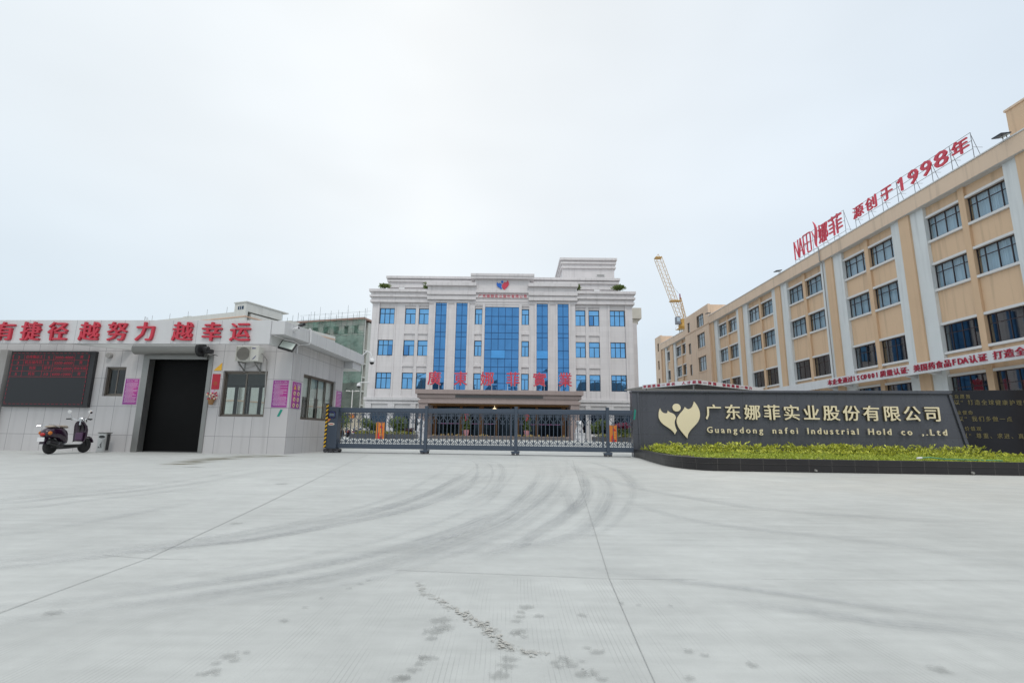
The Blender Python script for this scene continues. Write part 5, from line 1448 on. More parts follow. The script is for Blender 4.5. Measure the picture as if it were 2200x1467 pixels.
orange_sign('orange standing sign with red print in the right bed', (9.35, 44.6, gz(44.6)), R(4))
# stone lions on plinths
def lion(label, loc, rz):
    t = thing('stone_lion', label, 'statue', loc, rz)
    lm = bpy.data.materials.get('white marble') or pm('white marble', (.62, .62, .64), .5, var=.12, vs=4)
    MB().box(-.5, .5, -.65, .65, 0, .12).box(-.42, .42, -.56, .56, .12, .62).box(-.47, .47, -.62, .62, .62, .74).build('plinth', lm, t, bevel=.02)
    mb = MB()   # seated body looking to -y, one skin of overlapping forms joined by a remesh
    mb.ell((0, .22, 1.0), (.3, .36, .3)); mb.ell((0, .0, 1.22), (.27, .27, .36)); mb.ell((0, -.14, 1.62), (.29, .27, .29)); mb.ell((0, -.36, 1.56), (.15, .13, .12))
    for s in (-1, 1):
        mb.tube([(.17*s, -.12, 1.25), (.18*s, -.3, .98), (.18*s, -.33, .76)], [.1, .085, .075], 10); mb.ell((.18*s, -.4, .79), (.1, .14, .06))
        mb.ell((.27*s, .2, .93), (.13, .26, .2)); mb.ell((.27*s, -.06, .79), (.09, .16, .06)); mb.ell((.2*s, -.08, 1.86), (.06, .05, .07))
        mb.ell((.1*s, -.36, 1.7), (.045, .04, .04))
    for k in range(22):
        a = k*.9; mb.ell((.29*math.cos(a), -.04+.1*math.sin(a*1.7), 1.48+.34*math.sin(a*.53)), (.07, .08, .07), 8, 6)
    mb.tube([(0, .5, .85), (.05, .6, 1.1), (0, .5, 1.35)], [.06, .08, .05], 8)
    o = mb.build('body', lm, t, smooth=True); rm = o.modifiers.new('remesh', 'REMESH'); rm.mode = 'VOXEL'; rm.voxel_size = .035; rm.use_smooth_shade = True
lion('white stone lion on a plinth left of the portico', (-8.3, 49.0, gz(49)), R(0))
lion('white stone lion on a plinth right of the portico', (7.0, 48.8, gz(49)), R(0))
# ribboned pot plants by the door
def pot(label, loc):
    t = thing('potted_plant', label, 'potted plant', loc)
    MB().lathe([(.2, 0), (.26, .3), (.3, .55), (.31, .6), (.27, .6)], n=16).build('pot', bpy.data.materials.get('pink pot') or pm('pink pot', (.55, .27, .30), .4), t)
    rg = np.random.default_rng(int(abs(loc[0])*100)); n = 700
    zz_ = rg.uniform(.5, 2.1, n); a = rg.random(n)*6.28; r_ = .34*rg.random(n)**.5
    leaves('foliage', np.stack([r_*np.cos(a), r_*np.sin(a), zz_], 1), .2, bushm, t, rng=rg)
    MB().tube([(0, 0, .5), (0, 0, 2.3)], .04, 6).build('stem', bpy.data.materials['bark'], t)
    mb = MB()
    for dx, dz in ((-.14, .08), (.14, .08), (-.1, -.16), (.1, -.2), (0, 0)): mb.ell((dx, -.28, 2.25+dz), (.15, .08, .13), 10, 6)
    mb.box(-.12, -.02, -.37, -.34, 1.5, 2.2); mb.box(.03, .13, -.37, -.34, 1.6, 2.2)
    mb.build('ribbon', pm('red ribbon', (.5, .015, .03), .4), t)
pot('potted plant with a red ribbon left of the glass entrance', (-4.15, 52.3, .62))
pot('potted plant with a red ribbon right of the glass entrance', (2.05, 52.2, .62))
# scooters parked in the far yard
paints = [pm('red lacquer', (.35, .03, .03), .25, coat=.4), pm('black lacquer', (.02, .02, .025), .25, coat=.4), pm('plum lacquer', (.09, .03, .07), .25, coat=.4), pm('navy lacquer', (.02, .04, .12), .25, coat=.4), pm('silver lacquer', (.5, .52, .55), .25, coat=.4)]
lb = ['red scooter at the near end of the row in the far yard', 'black scooter in the row in the far yard', 'plum scooter in the row in the far yard', 'navy scooter in the row in the far yard', 'silver scooter in the row in the far yard']
for i in range(5):
    scooter(lb[i], (-18.75+i*.75, 55.5, .27), R(70+4*(i % 2)), paints[i], 'scooters parked in the far yard')
# ------------------------------------------------------------------ ochre factory (facade runs along y, faces -x)
fa = thing('factory_building', 'long four storey ochre factory with white pilasters and roof lettering', 'factory', (26, 0, 0))
# local x = world x - 26
def B(mb, x0, x1, y0, y1, z0, z1): mb.box(x0, x1, y0, y1, z0, z1)
PITCH, S0 = 7.79, 15.36
WX = .18      # glass plane
wall = MB(); wp = MB(); opl = MB(); mul = MB(); trim = MB(); sill = MB()
ROWF = [(12.84, 14.30), (9.74, 11.25), (5.88, 7.49), (2.35, 4.40)]
bulk = MB(); B(bulk, 2.6, 20, 5, 85.6, 0, 15.2)                      # rear bulk
bays = [S0+PITCH*i for i in range(-1, 6)]
def infill(a, b, gf=True):
    zs = [15.05]
    for (z0, z1) in ROWF: zs += [z1, z0]
    zs.append(0)
    for i in range(0, len(zs), 2): B(wall, .1, .4, a, b, zs[i+1], zs[i])
win_slots = []
def bay(s, last=False):
    B(wp, -.12, .4, s, s+.8, 0, 15.05); infill(s+.8, s+3.2); B(mul, -.05, .4, s+3.2, s+3.58, 0, 15.05); infill(s+3.58, s+5.95)
    B(wp, -.12, .4, s+5.95, s+6.95, 0, 15.05); B(opl, -.24, .4, s+6.95, s+7.79, 0, 15.05)
    for (a, b) in ((s+.8, s+3.2), (s+3.58, s+5.95)):
        for (z0, z1) in ROWF:
            win_slots.append((a, b, z0, z1))
            B(trim, -.03, .099, a, b, z1, z1+.15); B(sill, -.06, .099, a, b, z0-.15, z0)
for s in bays: bay(s)
e1 = bays[-1]+PITCH     # 62.1
B(opl, -.24, .4, S0-PITCH-.84, S0-PITCH, 0, 15.05)
# first stair tower
T0, T1 = e1, 70.7
# bays beyond it
s2 = 70.75
B(wp, -.12, .4, s2, s2+.4, 0, 15.05); infill(s2+.4, s2+2.5); B(mul, -.05, .4, s2+2.5, s2+2.9, 0, 15.05); infill(s2+2.9, s2+5.2); B(wp, -.12, .4, s2+5.2, s2+6.2, 0, 15.05); B(opl, -.24, .4, s2+6.2, s2+7.6, 0, 15.05)
for a, b in ((s2+.4, s2+2.5), (s2+2.9, s2+5.2)):
    for (z0, z1) in ROWF: win_slots.append((a, b, z0, z1)); B(trim, -.03, .099, a, b, z1, z1+.15); B(sill, -.06, .099, a, b, z0-.15, z0)
s3 = s2+7.6
B(wp, -.12, .4, s3, s3+.4, 0, 15.05); infill(s3+.4, s3+1.9); B(wp, -.12, .4, s3+1.9, s3+2.8, 0, 15.05); B(opl, -.24, .4, s3+2.8, s3+3.9, 0, 15.05)
for (z0, z1) in ROWF: win_slots.append((s3+.4, s3+1.9, z0, z1)); B(trim, -.03, .099, s3+.4, s3+1.9, z1, z1+.15); B(sill, -.06, .099, s3+.4, s3+1.9, z0-.15, z0)
bulk.build('wall', M['orange_w'], fa); wall.build_each('spandrel', M['orange_w'], fa); wp.build_each('white_pilaster', M['wht_p'], fa, bevel=.01); opl.build_each('orange_pilaster', M['orange_p'], fa, bevel=.01); mul.build_each('mullion', M['orange_p'], fa, bevel=.01); trim.build_each('lintel', M['wht_l'], fa, bevel=.012); sill.build_each('sill', M['wht_l'], fa, bevel=.012)
# roof band with its white capping
rb = MB(); B(rb, -.42, .4, 6.5, T0, 15.05, 15.98); B(rb, -.42, .4, T1, 82.2, 15.05, 15.98); B(rb, .4, 18, 6.5, 82.2, 15.2, 15.5)
rb.build('roof_band', M['orange_band'], fa, bevel=.015)
rc = MB(); B(rc, -.47, .1, 6.45, T0, 15.985, 16.06); B(rc, -.47, .1, T1, 82.2, 15.985, 16.06); rc.build('capping', M['wht_l'], fa, bevel=.01)
sf = MB(); B(sf, -.41, .395, 6.5, T0-.01, 15.035, 15.048); B(sf, -.41, .395, T1+.01, 82.2, 15.035, 15.048); sf.build('soffit', M['soffit'], fa)
# towers with openings on the facade side
def tower(y0, y1, x0, x1, zt, holes, nm='stair_tower'):
    mb = MB(); mb2 = MB()
    wall_open(mb2, y0, y1, 0, zt, 0, .3, holes)
    vs = [(x0+p[1], p[0], p[2]) for p in mb2.v]; mb.raw(vs, [tuple(reversed(f)) for f in mb2.f])
    B(mb, x0+.32, x1, y0, y1, 0, zt-.1)
    B(mb, x0-.0, x0+.3, y0, y1, zt, zt+.001) if False else None
    o = mb.build(nm, M['orange_band'], fa, bevel=0)
    tr = MB()
    for h in holes: win_slots2.append((x0+.14, h))
    return o
win_slots2 = []
tower(T0, T1, -.42, 8, 17.65, [(63.7, 66.1, 15.15, 16.85), (63.6, 66.2, 12.4, 14.3), (63.55, 66.2, 9.3, 11.2), (68.7, 69.6, 15.3, 16.7), (68.6, 69.5, 12.2, 13.7), (68.5, 69.4, 9.2, 10.7)])
mb = MB(); B(mb, -.5, -.42, T0, T1, 15.08, 15.2)
for h in ((63.6, 66.2, 12.4, 14.3), (63.55, 66.2, 9.3, 11.2)): B(mb, -.5, -.42, h[0]-.05, h[1]+.05, h[2]-.14, h[2]); B(mb, -.48, -.42, h[0]-.05, h[1]+.05, h[3], h[3]+.1)
mb.build('tower_string_course', M['orange_band'], fa)
tower(82.25, 85.4, -.42, 9, 17.55, [(83.3, 84.1, 15.0, 16.4), (83.3, 84.1, 11.9, 13.4), (83.3, 84.1, 9.0, 10.4), (83.3, 84.1, 6.0, 7.5)])
# near penthouse on the roof
mb = MB(); B(mb, .9, 9, 13, 24.2, 15.4, 18.3); mb.build('penthouse', M['orange_w'], fa); mb = MB(); B(mb, .84, 9.1, 12.9, 24.26, 18.3, 18.42); mb.build('penthouse_capping', M['orange_band'], fa)
# windows: one prototype per width, copied along the facade
dkroom = M['dark']
fproto = {}
dk = pm('factory frame', (.045, .035, .04), .4, metal=.3)
glass_cur = glass('glass over curtains', (.96, .99, 1.0), .95, 1.75)
def fwin(y0, y1, z0, z1, row, x=WX):
    k = (round(y1-y0, 2), round(z1-z0, 2), row)
    if k not in fproto:
        w_, h_ = y1-y0, z1-z0; f = MB(); t_ = .05
        f.box(-.03, .03, 0, w_, 0, t_); f.box(-.03, .03, 0, w_, h_-t_, h_); f.box(-.03, .03, 0, t_, t_, h_-t_); f.box(-.03, .03, w_-t_, w_, t_, h_-t_)
        if w_ > 1.2:
            for q in (.2, .5, .8): f.box(-.03, .03, w_*q-.022, w_*q+.022, t_, h_-t_)
            f.box(-.028, .028, t_, w_-t_, h_*.68-.02, h_*.68+.02)
        fo = f.build('window', dk, fa); g = MB(); g.face([(0, t_, t_), (0, t_, h_-t_), (0, w_-t_, h_-t_), (0, w_-t_, t_)]); g.build('pane', glass_cur if row < 2 else M['fglass'], fo)
        if row < 2:
            c_ = MB(); n_ = 60
            vs = [(.16+.035*math.sin(i*1.9)+.02*math.sin(i*.7), .02+(w_-.04)*i/n_, z) for z in (0.0, h_) for i in range(n_+1)]
            c_.raw(vs, [(i+1, i, n_+1+i, n_+2+i) for i in range(n_) if not (row == 0 and 5 < i < 8)])
            c_.build('curtain', M['curtain'], fo)
        fproto[k] = fo; o = fo
    else: o = copy_tree(fproto[k], fa)
    o.location = (x, y0, z0); return o
for (a, b, z0, z1) in win_slots: fwin(a, b, z0, z1, [r_[0] for r_ in ROWF].index(z0))
for (x, h) in win_slots2: fwin(h[0], h[1], h[2], h[3], 1, x)
rm = MB(); 
for z in (4.9, 8.6, 12.1): B(rm, .42, 2.58, 6.6, 82, z-.1, z)
B(rm, 2.5, 2.58, 6.6, 82, 0, 15)
rm.build('room_interior', pm('factory room', (.08, .10, .13), .9), fa)
lt_ = MB(); rg = random.Random(2)
for y in (20.3, 25.5, 28, 33.4, 40.9): B(lt_, .8, 2.2, y, y+.1, 8.38, 8.42)
lt_.build('tube_light', emit('tube light', (.7, .85, 1.0), 1.6), fa)
mb = MB(); mb.tube([(-.52, 38.9, 16.3), (-.52, 38.9, 15.1), (-.30, 38.95, 14.9), (-.30, 38.95, 5.3)], .04, 6); mb.build('downpipe', M['stone_grey'], fa)
# canopy over the ground floor
cn = MB(); B(cn, -1.5, -1.38, 10, 49.2, 4.60, 5.25); B(cn, -1.38, -.25, 10, 49.2, 5.0, 5.22)
cn.build('canopy', M['whitew'], fa, bevel=.012)
cb = MB()
for i in range(-1, 5):
    for y in (S0+PITCH*i+.4, S0+PITCH*i+6.4): cb.prism([(-1.37, 4.85), (-1.37, 5.0), (-.125, 5.0), (-.125, 4.55)], 'y', y-.15, y+.15)
cb.build_each('canopy_bracket', M['whitew'], fa)
# lettering on the canopy edge
cl = thing('canopy_lettering', 'long line of crimson characters along the white factory canopy', 'lettering', (26, 0, 0))
UY, UN = (0, -1, 0), (-1, 0, 0)
def run(body, y_start, y_end, size_w, z, h):
    n = len(body)
    for i, ch in enumerate(body):
        if ch == ' ': continue
        y = y_start+(y_end-y_start)*i/n; dw = abs(y_end-y_start)/n
        lat_ = ord(ch) < 128
        mb = MB(); mb.glyph(ch, (-1.502, y-.02, z), UY, Z3, UN, dw*(.94 if not lat_ else 1.45), h*(1 if not lat_ else 1.06), .05, .02); mb.build('character', M['crimson'], cl)
run('本企业通过', 37.95, 35.1, .5, 4.73, .44)
run('ISO9001', 35.05, 32.55, .4, 4.73, .44)
run('质量认证', 32.5, 30.2, .5, 4.73, .44)
run('·', 30.2, 29.75, .3, 4.73, .44)
run('美国药食品', 29.75, 27.1, .5, 4.73, .44)
run('FDA', 27.07, 26.1, .4, 4.73, .44)
run('认证', 26.07, 25.0, .5, 4.73, .44)
run('打造全球', 24.73, 22.5, .5, 4.73, .44)
# rooftop sign on a steel frame
rs = thing('roof_sign', 'red rooftop lettering on a thin steel frame along the factory roof', 'roof sign', (26.95, 0, 16.05))
fr = MB()
def seg(y0, y1, z0, z1, n):
    for z in (z0, (z0+z1)/2, z1): fr.bar((.06, y0, z), (.06, y1, z), .022)
    for i in range(n+1):
        y = y0+(y1-y0)*i/n; fr.bar((.06, y, -.5), (.06, y, z1), .026); fr.bar((.9, y, -.5), (.06, y, z1-.1), .02); fr.bar((.06, y, z0+.1), (.65, y, z0+.1), .016)
seg(44.7, 37.6, 1.15, 2.9, 5); seg(36.4, 26.4, 1.45, 2.48, 7)
fr.build_each('frame', pm('frame steel', (.22, .24, .26), .5, metal=.5), rs)
def rl(pts_list, wd):
    mb = MB()
    for pts in pts_list:
        for a, b in zip(pts[:-1], pts[1:]): mb.bar((0, a[0], a[1]), (0, b[0], b[1]), wd, .1, (1, 0, 0))
    mb.build('letter', M['red2'], rs)
zb, zt = 1.2, 2.95
rl([[(44.6, zb), (44.6, zt), (44.0, zb), (44.0, zt)]], .055)
rl([[(43.9, zb), (43.6, zt), (43.3, zb)], [(43.75, 1.75), (43.45, 1.75)]], .06)
rl([[(43.15, zb), (43.15, zt), (42.7, zt)], [(43.15, 2.1), (42.75, 2.1)]], .06)
rl([[(42.2, zb), (42.62, zb), (42.62, zt), (42.2, zt)], [(42.62, 2.1), (42.25, 2.1)]], .06)
rl([[(42.08, zb), (42.08, zt)]], .06)
sw_ = bez([(41.55, 3.65), (41.2, 3.3), (41.05, 2.9), (41.1, 2.4), (41.15, 1.9), (41.4, 1.6), (41.25, 1.15), (41.6, 1.5), (41.55, 1.9), (41.4, 2.4), (41.3, 2.8), (41.25, 3.2), (41.55, 3.65)], 8)
mb = MB(); mb.prism(sw_, 'x', -.05, .05); mb.build('flourish', M['red2'], rs)
rl([[(41.85, 2.85), (41.45, 2.1)]], .028)
def rch(ch, y0, y1, z0, z1, b=.004):
    mb = MB(); mb.glyph(ch, (.0, y0, z0), UY, Z3, UN, y0-y1, z1-z0, .1, b, em=False); mb.build('character', M['red2'], rs)
rch('娜', 40.85, 39.6, 1.25, 2.93, 0); rch('菲', 39.45, 37.75, 1.25, 2.9, 0)
rch('源', 36.45, 35.3, 1.52, 2.45, .006); rch('创', 35.05, 33.95, 1.50, 2.48, .006); rch('于', 33.45, 32.4, 1.50, 2.42, .012)
mb = MB(); mb.prism([(31.63, 1.48), (31.47, 1.48), (31.47, 2.44), (31.6, 2.44), (31.9, 2.24), (31.84, 2.12), (31.63, 2.24)], 'x', -.1, .0); mb.build('character', M['red2'], rs)
for ch, a, b in zip('1998', (31.9, 30.95, 29.9, 28.85), (31.4, 30.15, 29.1, 27.9)):
    if ch != '1': rch(ch, a if ch != '1' else 31.86, b if ch != '1' else 31.44, 1.48, 2.44, .014 if ch != '1' else .0)
rch('年', 27.6, 26.5, 1.47, 2.40, .012)
def roof_lamp(label, y):
    t = thing('roof_floodlight', label, 'floodlight', (25.5, y, 16.06))
    o = MB().box(-.42, .15, -.26, .26, .16, .22).build('housing', M['blueframe'], t, bevel=.01); o.rotation_euler = (0, R(-8), 0)
    MB().bar((.0, -.1, .0), (.0, -.1, .19), .03).bar((.0, .1, .0), (.0, .1, .19), .03).build('bracket', M['steel'], t)
    MB().box(-.38, .1, -.22, .22, .15, .158).build('lens', pm('lens grey', (.4, .45, .45), .2) if 'lens grey' not in bpy.data.materials else bpy.data.materials['lens grey'], t)
roof_lamp('flat floodlight over the parapet right of the roof lettering', 23.2)
roof_lamp('flat floodlight over the parapet left of the roof lettering', 44.9)
roof_lamp('flat floodlight over the parapet beside the stair tower', 61.5)

# ------------------------------------------------------------------ low canopy with slogans behind the sign wall
sc_ = thing('slogan_canopy', 'grey canopy with a folded edge and small red slogan characters', 'canopy', (12.19, 32.0, 0))
# corner nearest the camera at local (0,0); one edge runs back to the left, one back to the right
Lp, Rp = Vector((-2.52, 3.72)), Vector((6.6, 4.55))
def edge(P_, z0, z1, t_): return P_
mb = MB()
n1 = Vector((-Lp.y, Lp.x)).normalized(); n2 = Vector((Rp.y, -Rp.x)).normalized()
mb.prism([(0, 0), (Lp.x, Lp.y), (Lp.x+.12, Lp.y+.08), (0, .14)], 'z', 4.10, 4.36); mb.prism([(0, 0), (0, .14), (Rp.x-.12, Rp.y+.08), (Rp.x, Rp.y)], 'z', 4.10, 4.36)
mb.build('fascia', M['whitew'], sc_)
mb = MB(); mb.prism([(0, .15), (Lp.x+.15, Lp.y+.1), (Lp.x-.6, Lp.y+3.0), (2, 9.6), (Rp.x-.15, Rp.y+.1)], 'z', 4.24, 4.30)
mb.build('roof_sheet', M['stone_grey'], sc_)
mb = MB()
for k in range(1, 8): a = Lp*(k/8); b = Rp*(k/8); mb.bar((a.x, a.y+.2, 4.17), (b.x, b.y+.2, 4.17), .06, .1)
mb.build_each('joist', pm('joist', (.1, .1, .1), .6), sc_)
mb = MB()
for p_ in ((-2.2, 4.0), (6.0, 5.0), (0, .6), (1.6, 8.8)): mb.tube([(p_[0], p_[1], 0), (p_[0], p_[1], 4.24)], .06, 8)
mb.build_each('post', M['steel'], sc_)
def slog(body, A, Bv, nn):
    d = (Bv-A); L_ = d.length; u = d.normalized(); n = len(body)
    for i, ch in enumerate(body):
        if ch == ' ': continue
        p_ = A+u*(L_*(i+.15)/n); s = L_/n*.72
        MB().glyph(ch, (p_.x+nn.x*.004, p_.y+nn.y*.004, 4.13), (u.x, u.y, 0), Z3, (nn.x, nn.y, 0), s*1.05, .205, .02, .03).build('character', M['crimson'], sc_)
nl = Vector((-Lp.y, Lp.x)).normalized(); nl = nl if nl.y < 0 else -nl
nr = Vector((-Rp.y, Rp.x)).normalized(); nr = nr if nr.y < 0 else -nr
slog('发展是第一要务 人才是', Lp, Vector((0, 0)), nl)
slog('第一资源 创新是第一动力 ', Vector((0, 0)), Rp*.88, nr)

# ------------------------------------------------------------------ things further off
# tower crane
cr = thing('tower_crane', 'yellow luffing tower crane rising behind the factory roof', 'tower crane', (54.5, 152, 0))
cy = pm('crane yellow', (.50, .29, .07), .5, var=.1)
def lattice(mb, a, b, w0, w1, n, t_=.14, chord=.26):
    a, b = Vector(a), Vector(b); d = (b-a).normalized(); u = Vector((0, 1, 0)); x = d.cross(u).normalized(); y = x.cross(d)
    rings = []
    for i in range(n+1):
        s = i/n; w_ = w0+(w1-w0)*s; c_ = a.lerp(b, s); rings.append([c_+x*w_*i1+y*w_*j1 for i1, j1 in ((-.5, -.5), (.5, -.5), (.5, .5), (-.5, .5))])
    for i in range(n):
        for k in range(4):
            mb.bar(rings[i][k], rings[i+1][k], chord)
            if i % 2: mb.bar(rings[i][k], rings[i+1][(k+1) % 4], t_)
            else: mb.bar(rings[i][(k+1) % 4], rings[i+1][k], t_)
mb = MB(); lattice(mb, (0, 0, 0), (0, 0, 34.0), 1.8, 1.8, 20, .09, .14); mb.build('mast', pm('mast grey', (.3, .3, .28), .6), cr)
mb = MB(); mb.lathe([(1.0, 34.0), (1.35, 34.4), (1.4, 35.0), (1.2, 35.3)], n=14); mb.box(-.7, 1.5, -1.0, 1.0, 35.3, 35.8); mb.box(-1.0, .9, -.8, .8, 35.8, 37.0); mb.box(-1.9, 1.9, -1.4, 1.4, 33.8, 33.92)
for x in (-1.9, 1.9): mb.box(x-.03, x+.03, -1.4, 1.4, 34.7, 34.76); mb.bar((x, -1.4, 33.9), (x, -1.4, 34.75), .05); mb.bar((x, 1.4, 33.9), (x, 1.4, 34.75), .05)
mb.build('slewing_unit', cy, cr, bevel=.04)
mb = MB(); lattice(mb, (-.4, 0, 36.6), (-6.9, 0, 57.0), 1.7, 1.9, 30, .055, .10); mb.build('jib', cy, cr)
mb = MB(); mb.box(-7.9, -5.9, -1.0, 1.0, 56.9, 57.15); mb.bar((-7.6, 0, 57.1), (-6.8, 0, 58.3), .12); mb.bar((-6.2, 0, 57.1), (-6.8, 0, 58.3), .12); mb.build('jib_head', cy, cr)
mb = MB(); mb.box(-3.7, -.6, -1.0, 1.0, 42.7, 42.95); mb.bar((-.7, 0, 42.6), (-.2, 0, 43.0), .2); mb.build('jib_walkway', cy, cr)
mb = MB(); lattice(mb, (.9, 0, 36.6), (-.4, 0, 44.0), .7, .4, 9, .05, .09); mb.build('luffing_mast', cy, cr)
MB().bar((-.4, 0, 43.4), (-.5, 0, 45.2), .3).build('luffing_head', pm('purple cap', (.25, .05, .12), .5), cr)
mb = MB(); mb.bar((-.5, 0, 45.0), (-3.6, 0, 49.0), .045); mb.bar((-.3, .3, 45.0), (1.2, .3, 36.4), .045); mb.build('cable', M['black'], cr)
mb = MB(); mb.box(-2.5, -1.15, -1.5, -.1, 35.2, 37.5); cb_ = mb.build('cab', pm('cab grey', (.16, .17, .2), .5), cr, bevel=.05); MB().box(-2.3, -1.35, -1.52, -1.501, 36.0, 37.2).build('cab_window', pm('cab glass', (.4, .48, .55), .15), cb_)

# building wrapped in scaffold netting
SBA = R(-17)
sb = thing('scaffolded_building', 'unfinished apartment block wrapped in torn green scaffold netting', 'apartment block', (-32.2, 110.2, 0), SBA)
W_ = 24.0; HZ = 25.9
holes = []
zf = [4.6+3.05*i for i in range(7)]
for z in zf:
    for x in (-22.4, -19.4, -16.6, -13.8, -11.0, -8.2, -5.4, -2.9): holes.append((x, x+(1.5 if x < -6 else 1.2), z, z+1.75))
mb = MB(); wall_open(mb, -W_, 0, 0, HZ, 0, .4, holes); mb.box(-W_, 0, 1.4, 14, 0, HZ-.4)
for z in zf[:-1]: mb.box(-W_, 0, .4, 1.4, z-1.0, z-.7)
mb.build('wall', pm('raw render', (.50, .50, .46), .8, var=.12, vs=.3), sb)
mb = MB(); mb.box(-18.5, .3, -.7, 14.3, HZ, HZ+.35); mb.box(-W_, -18.5, 1.0, 14.3, HZ-.9, HZ-.4); mb.box(-18.4, -9, -.65, .0, HZ-3.2, HZ-2.9); mb.build('tiled_eave', pm('red eave', (.36, .23, .19), .7), sb)
mb = MB()
for x0 in (-17.5, -12.4): mb.box(x0, x0+3.6, -.9, 0, zf[-2]-.35, zf[-2]-.1); mb.box(x0, x0+3.6, -.95, -.85, zf[-2]-.1, zf[-2]+.7)
mb.build('balcony', pm('balcony', (.55, .52, .47), .7), sb)
def netmat(name, c, dens):
    m = bpy.data.materials.new(name); m.use_nodes = True
    t = m.node_tree; t.nodes.clear(); N = t.nodes.new; L = t.links.new
    o = N('ShaderNodeOutputMaterial'); ms = N('ShaderNodeMixShader'); tr = N('ShaderNodeBsdfTransparent'); d = N('ShaderNodeBsdfDiffuse'); d.inputs[0].default_value = (*c, 1)
    n = N('ShaderNodeTexNoise'); n.inputs['Scale'].default_value = .28; n.inputs['Detail'].default_value = 6; tcn = N('ShaderNodeTexCoord'); L(tcn.outputs['Object'], n.inputs['Vector'])
    mr_ = N('ShaderNodeMapRange'); mr_.inputs[1].default_value = .38; mr_.inputs[2].default_value = .62; mr_.inputs[3].default_value = dens[0]; mr_.inputs[4].default_value = dens[1]; L(n.outputs[0], mr_.inputs[0])
    L(mr_.outputs[0], ms.inputs[0]); L(tr.outputs[0], ms.inputs[1]); L(d.outputs[0], ms.inputs[2]); L(ms.outputs[0], o.inputs[0]); return m
def net(x0, x1, z0, z1, y, mat, seed):
    rg = random.Random(seed); nx_, nz_ = 22, 14; vs = []
    for j in range(nz_+1):
        for i in range(nx_+1): vs.append((x0+(x1-x0)*i/nx_, y+.22*math.sin(i*1.7+j*.6)+rg.uniform(-.1, .1), z0+(z1-z0)*j/nz_+(rg.uniform(-.2, .2) if 0 < j < nz_ else 0)))
    mb = MB(); mb.raw(vs, [(j*(nx_+1)+i, j*(nx_+1)+i+1, (j+1)*(nx_+1)+i+1, (j+1)*(nx_+1)+i) for j in range(nz_) for i in range(nx_)])
    mb.build('netting', mat, sb)
gn = netmat('green net', (.20, .29, .25), (.35, .8)); gn2 = netmat('grey net', (.15, .175, .155), (.7, .97))
net(-W_-.5, .9, 11.5, 22.2, -1.5, gn, 1); net(-W_-.5, .9, 22.2, HZ-.2, -1.55, netmat('thin green net', (.14, .26, .21), (.0, .6)), 2); net(-W_-.5, .9, 0, 11.5, -1.5, gn2, 3)
mb = MB()
for k in range(18): x = -W_-.4+k*1.48; mb.bar((x, -1.35, 0), (x, -1.35, HZ+1.2+(k % 3)*.5), .05)
for k in range(15): z = 1.2+k*1.78; mb.bar((-W_-.6, -1.36, z), (1.0, -1.36, z), .045)
for k in range(5): mb.bar((-W_+k*5, -1.4, 4+k), (-W_+k*5+6, -1.4, 14+k), .06)
for k in range(8): x = -17.5+k*2.5; mb.bar((x, .5, HZ), (x, .5, HZ+1.8+1.0*((k*7) % 3)), .035)
mb.bar((-18, .5, HZ+2.0), (1, .5, HZ+2.0), .03); mb.bar((-18, .5, HZ+.9), (1, .5, HZ+1.2), .03)
mb.build('scaffold_pole', pm('scaffold tube', (.10, .13, .12), .6, metal=.3), sb)

# white factory behind the gatehouse
WBA = R(-22)
wb = thing('white_factory', 'white factory behind the gatehouse with orange trim lines and a roof house', 'factory', (-32.2, 60.0, 0), WBA)
whm = pm('factory white', (.60, .60, .57), .7, streak=.12)
wh = [(x, x+2.0, z, z+1.6) for z in (1.6, 5.2, 8.8, 12.2) for x in (-27.5, -24, -20.5, -17, -13.5, -10, -6.5)]
mb = MB(); wall_open(mb, -60, 0, 0, 15.3, 0, .3, wh); mb.box(-60, 0, .8, 16, 0, 15.1)
mb.build('wall', whm, wb)
mb = MB()
for h in wh: mb.box(h[0], h[1], .22, .3, h[2], h[3])
mb.build('window', dark_glass, wb)
mb = MB()
for z in (4.3, 7.9, 11.4, 14.55): mb.box(-60, .06, -.06, 0, z, z+.12); mb.box(0, .06, 0, 16, z, z+.12)
mb.build('trim_line', pm('pale orange', (.62, .40, .28), .7), wb)
mb = MB(); mb.box(-2.0, -.02, .02, 5.6, 15.3, 16.4); mb.box(-2.1, .08, -.08, 6.6, 16.4, 16.52); mb.box(-29.5, -24.0, 2, 9, 15.2, 16.25); mb.box(.02 - 3, -.3, 7.5, 9, 15.3, 15.75); mb.box(-11.6, -10.2, .3, 1.5, 15.3, 15.5)
mb.build_each('roof_house', whm, wb)
mb = MB(); mb.box(-1.4, -.45, -.0, .018, 15.55, 15.98); w2 = mb.build('roof_house_window', dark_glass, wb)
mb = MB()
for x in (-1.1, -.8): mb.box(x-.03, x+.03, -.015, -.001, 15.55, 15.98)
mb.build('roof_house_glazing_bar', M['white'], wb)
mb = MB()
for x in (-3.5, -7, -10.5, -14, -17.5): mb.bar((x, .2, 15.3), (x, .2, 16.1), .03)
mb.bar((-25.2, 4, 16.2), (-25.2, 4, 17.4), .05); mb.bar((-24.6, 4, 16.2), (-25.0, 4, 17.3), .04); mb.bar((-24.3, 4, 16.2), (-24.6, 4, 17.2), .04)
mb.build_each('roof_rod', M['stone_grey'], wb)

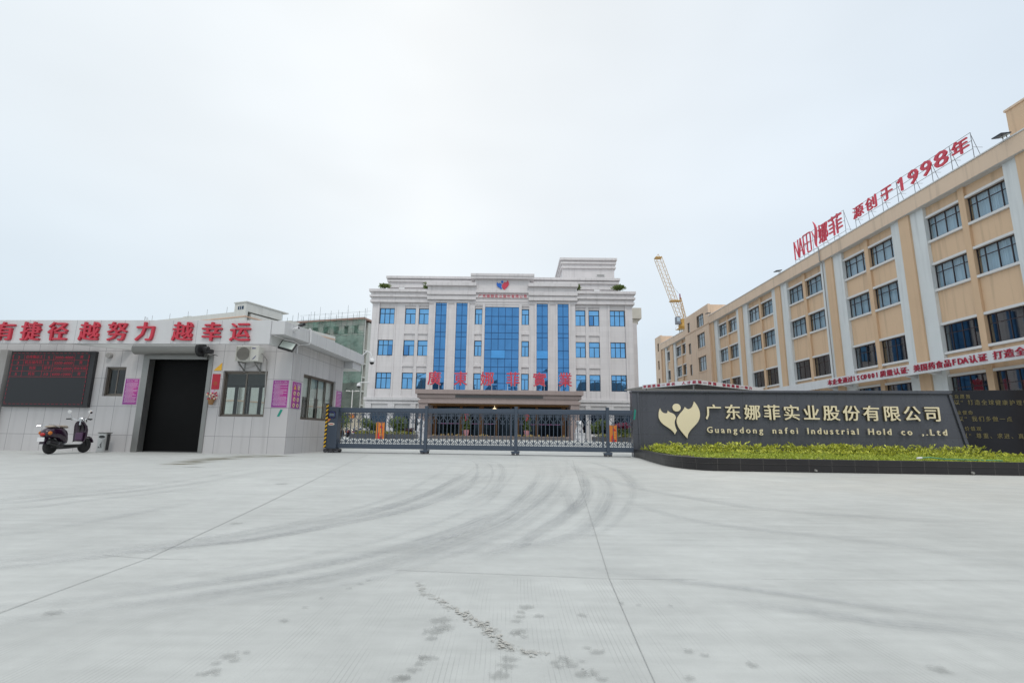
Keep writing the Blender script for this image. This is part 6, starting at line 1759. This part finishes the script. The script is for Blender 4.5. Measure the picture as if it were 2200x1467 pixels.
# beige annex seen through the gate bars
an = thing('annex_building', 'low beige annex with a wide window seen through the gate bars', 'annex', (-30.5, 74, 0))
ah = [(2.6, 4.6, 1.3, 2.9), (5.0, 6.2, .3, 2.9), (-2, 0, 1.3, 2.9)]
mb = MB(); wall_open(mb, -6, 9.0, .25, 4.35, 0, .3, ah); mb.box(-6, 9, .6, 8, .25, 4.3); mb.build('wall', pm('beige render', (.52, .47, .38), .7), an)
mb = MB()
for h in ah: mb.box(h[0], h[1], .15, .29, h[2], h[3])
mb.build('window', dark_glass, an)
mb = MB(); mb.box(7.0, 8.4, -.06, 0, 2.9, 3.5); mb.build('orange_sign', bpy.data.materials['orange board'], an)
# street lamp in the far yard
lp = thing('street_lamp', 'tall white twin headed lamp post left of the office building', 'street lamp', (-24.6, 80, .27))
mb = MB(); mb.tube([(0, 0, 0), (0, 0, 7.2)], [.11, .07], 8); mb.tube([(-.7, 0, 7.0), (.7, 0, 7.0)], .04, 6); mb.build('pole', M['white'], lp)
for s in (-1, 1): MB().box(s*.75-.3, s*.75+.3, -.15, .15, 7.0, 7.14).build('lamp_head', M['white'], lp, bevel=.03)
# tree behind the gatehouse, seen through its windows
tr_ = bush('tree', 'small leafy tree behind the gatehouse seen through its windows', 'tree', (-12.2, 27.5, 0), .9, .9, .9, 2600, .16, 77, trunk=.9)
tr2 = bush('tree', 'second small tree behind the gatehouse nearer the gate', 'tree', (-9.6, 29.5, 0), .7, .7, .8, 1800, .16, 78, trunk=.8)

# ------------------------------------------------------------------ apartment blocks across the road, mirrored in the office windows
def block(label, x0, x1, y, z1, seed):
    t = thing('apartment_block', label, 'apartment block', ((x0+x1)/2, y, 0))
    w2 = (x1-x0)/2; MB().box(-w2, w2, -14, 0, 0, z1).build('wall', bpy.data.materials.get('far block') or pm('far block', (.12, .12, .13), .8, var=.2, vs=.1), t)
    mb = MB()
    n = int((x1-x0)/3.2)
    for k in range(int(z1/3.1)-1):
        for i in range(n): mb.box(-w2+.8+i*3.2, -w2+2.6+i*3.2, .005, .03, 1.2+k*3.1, 2.8+k*3.1)
    mb.build('window', dark_glass, t)
block('dark apartment block across the road mirrored in the right hand office windows', 30, 52, -128, 27, 1)
block('dark apartment block across the road mirrored beside the first red character', -50, -36, -128, 27.5, 2)
block('narrow dark apartment block across the road mirrored in the curtain walls', -16, -8, -150, 27, 3)
block('slim dark tower across the road mirrored below the last red character', 12, 20, -150, 30, 4)
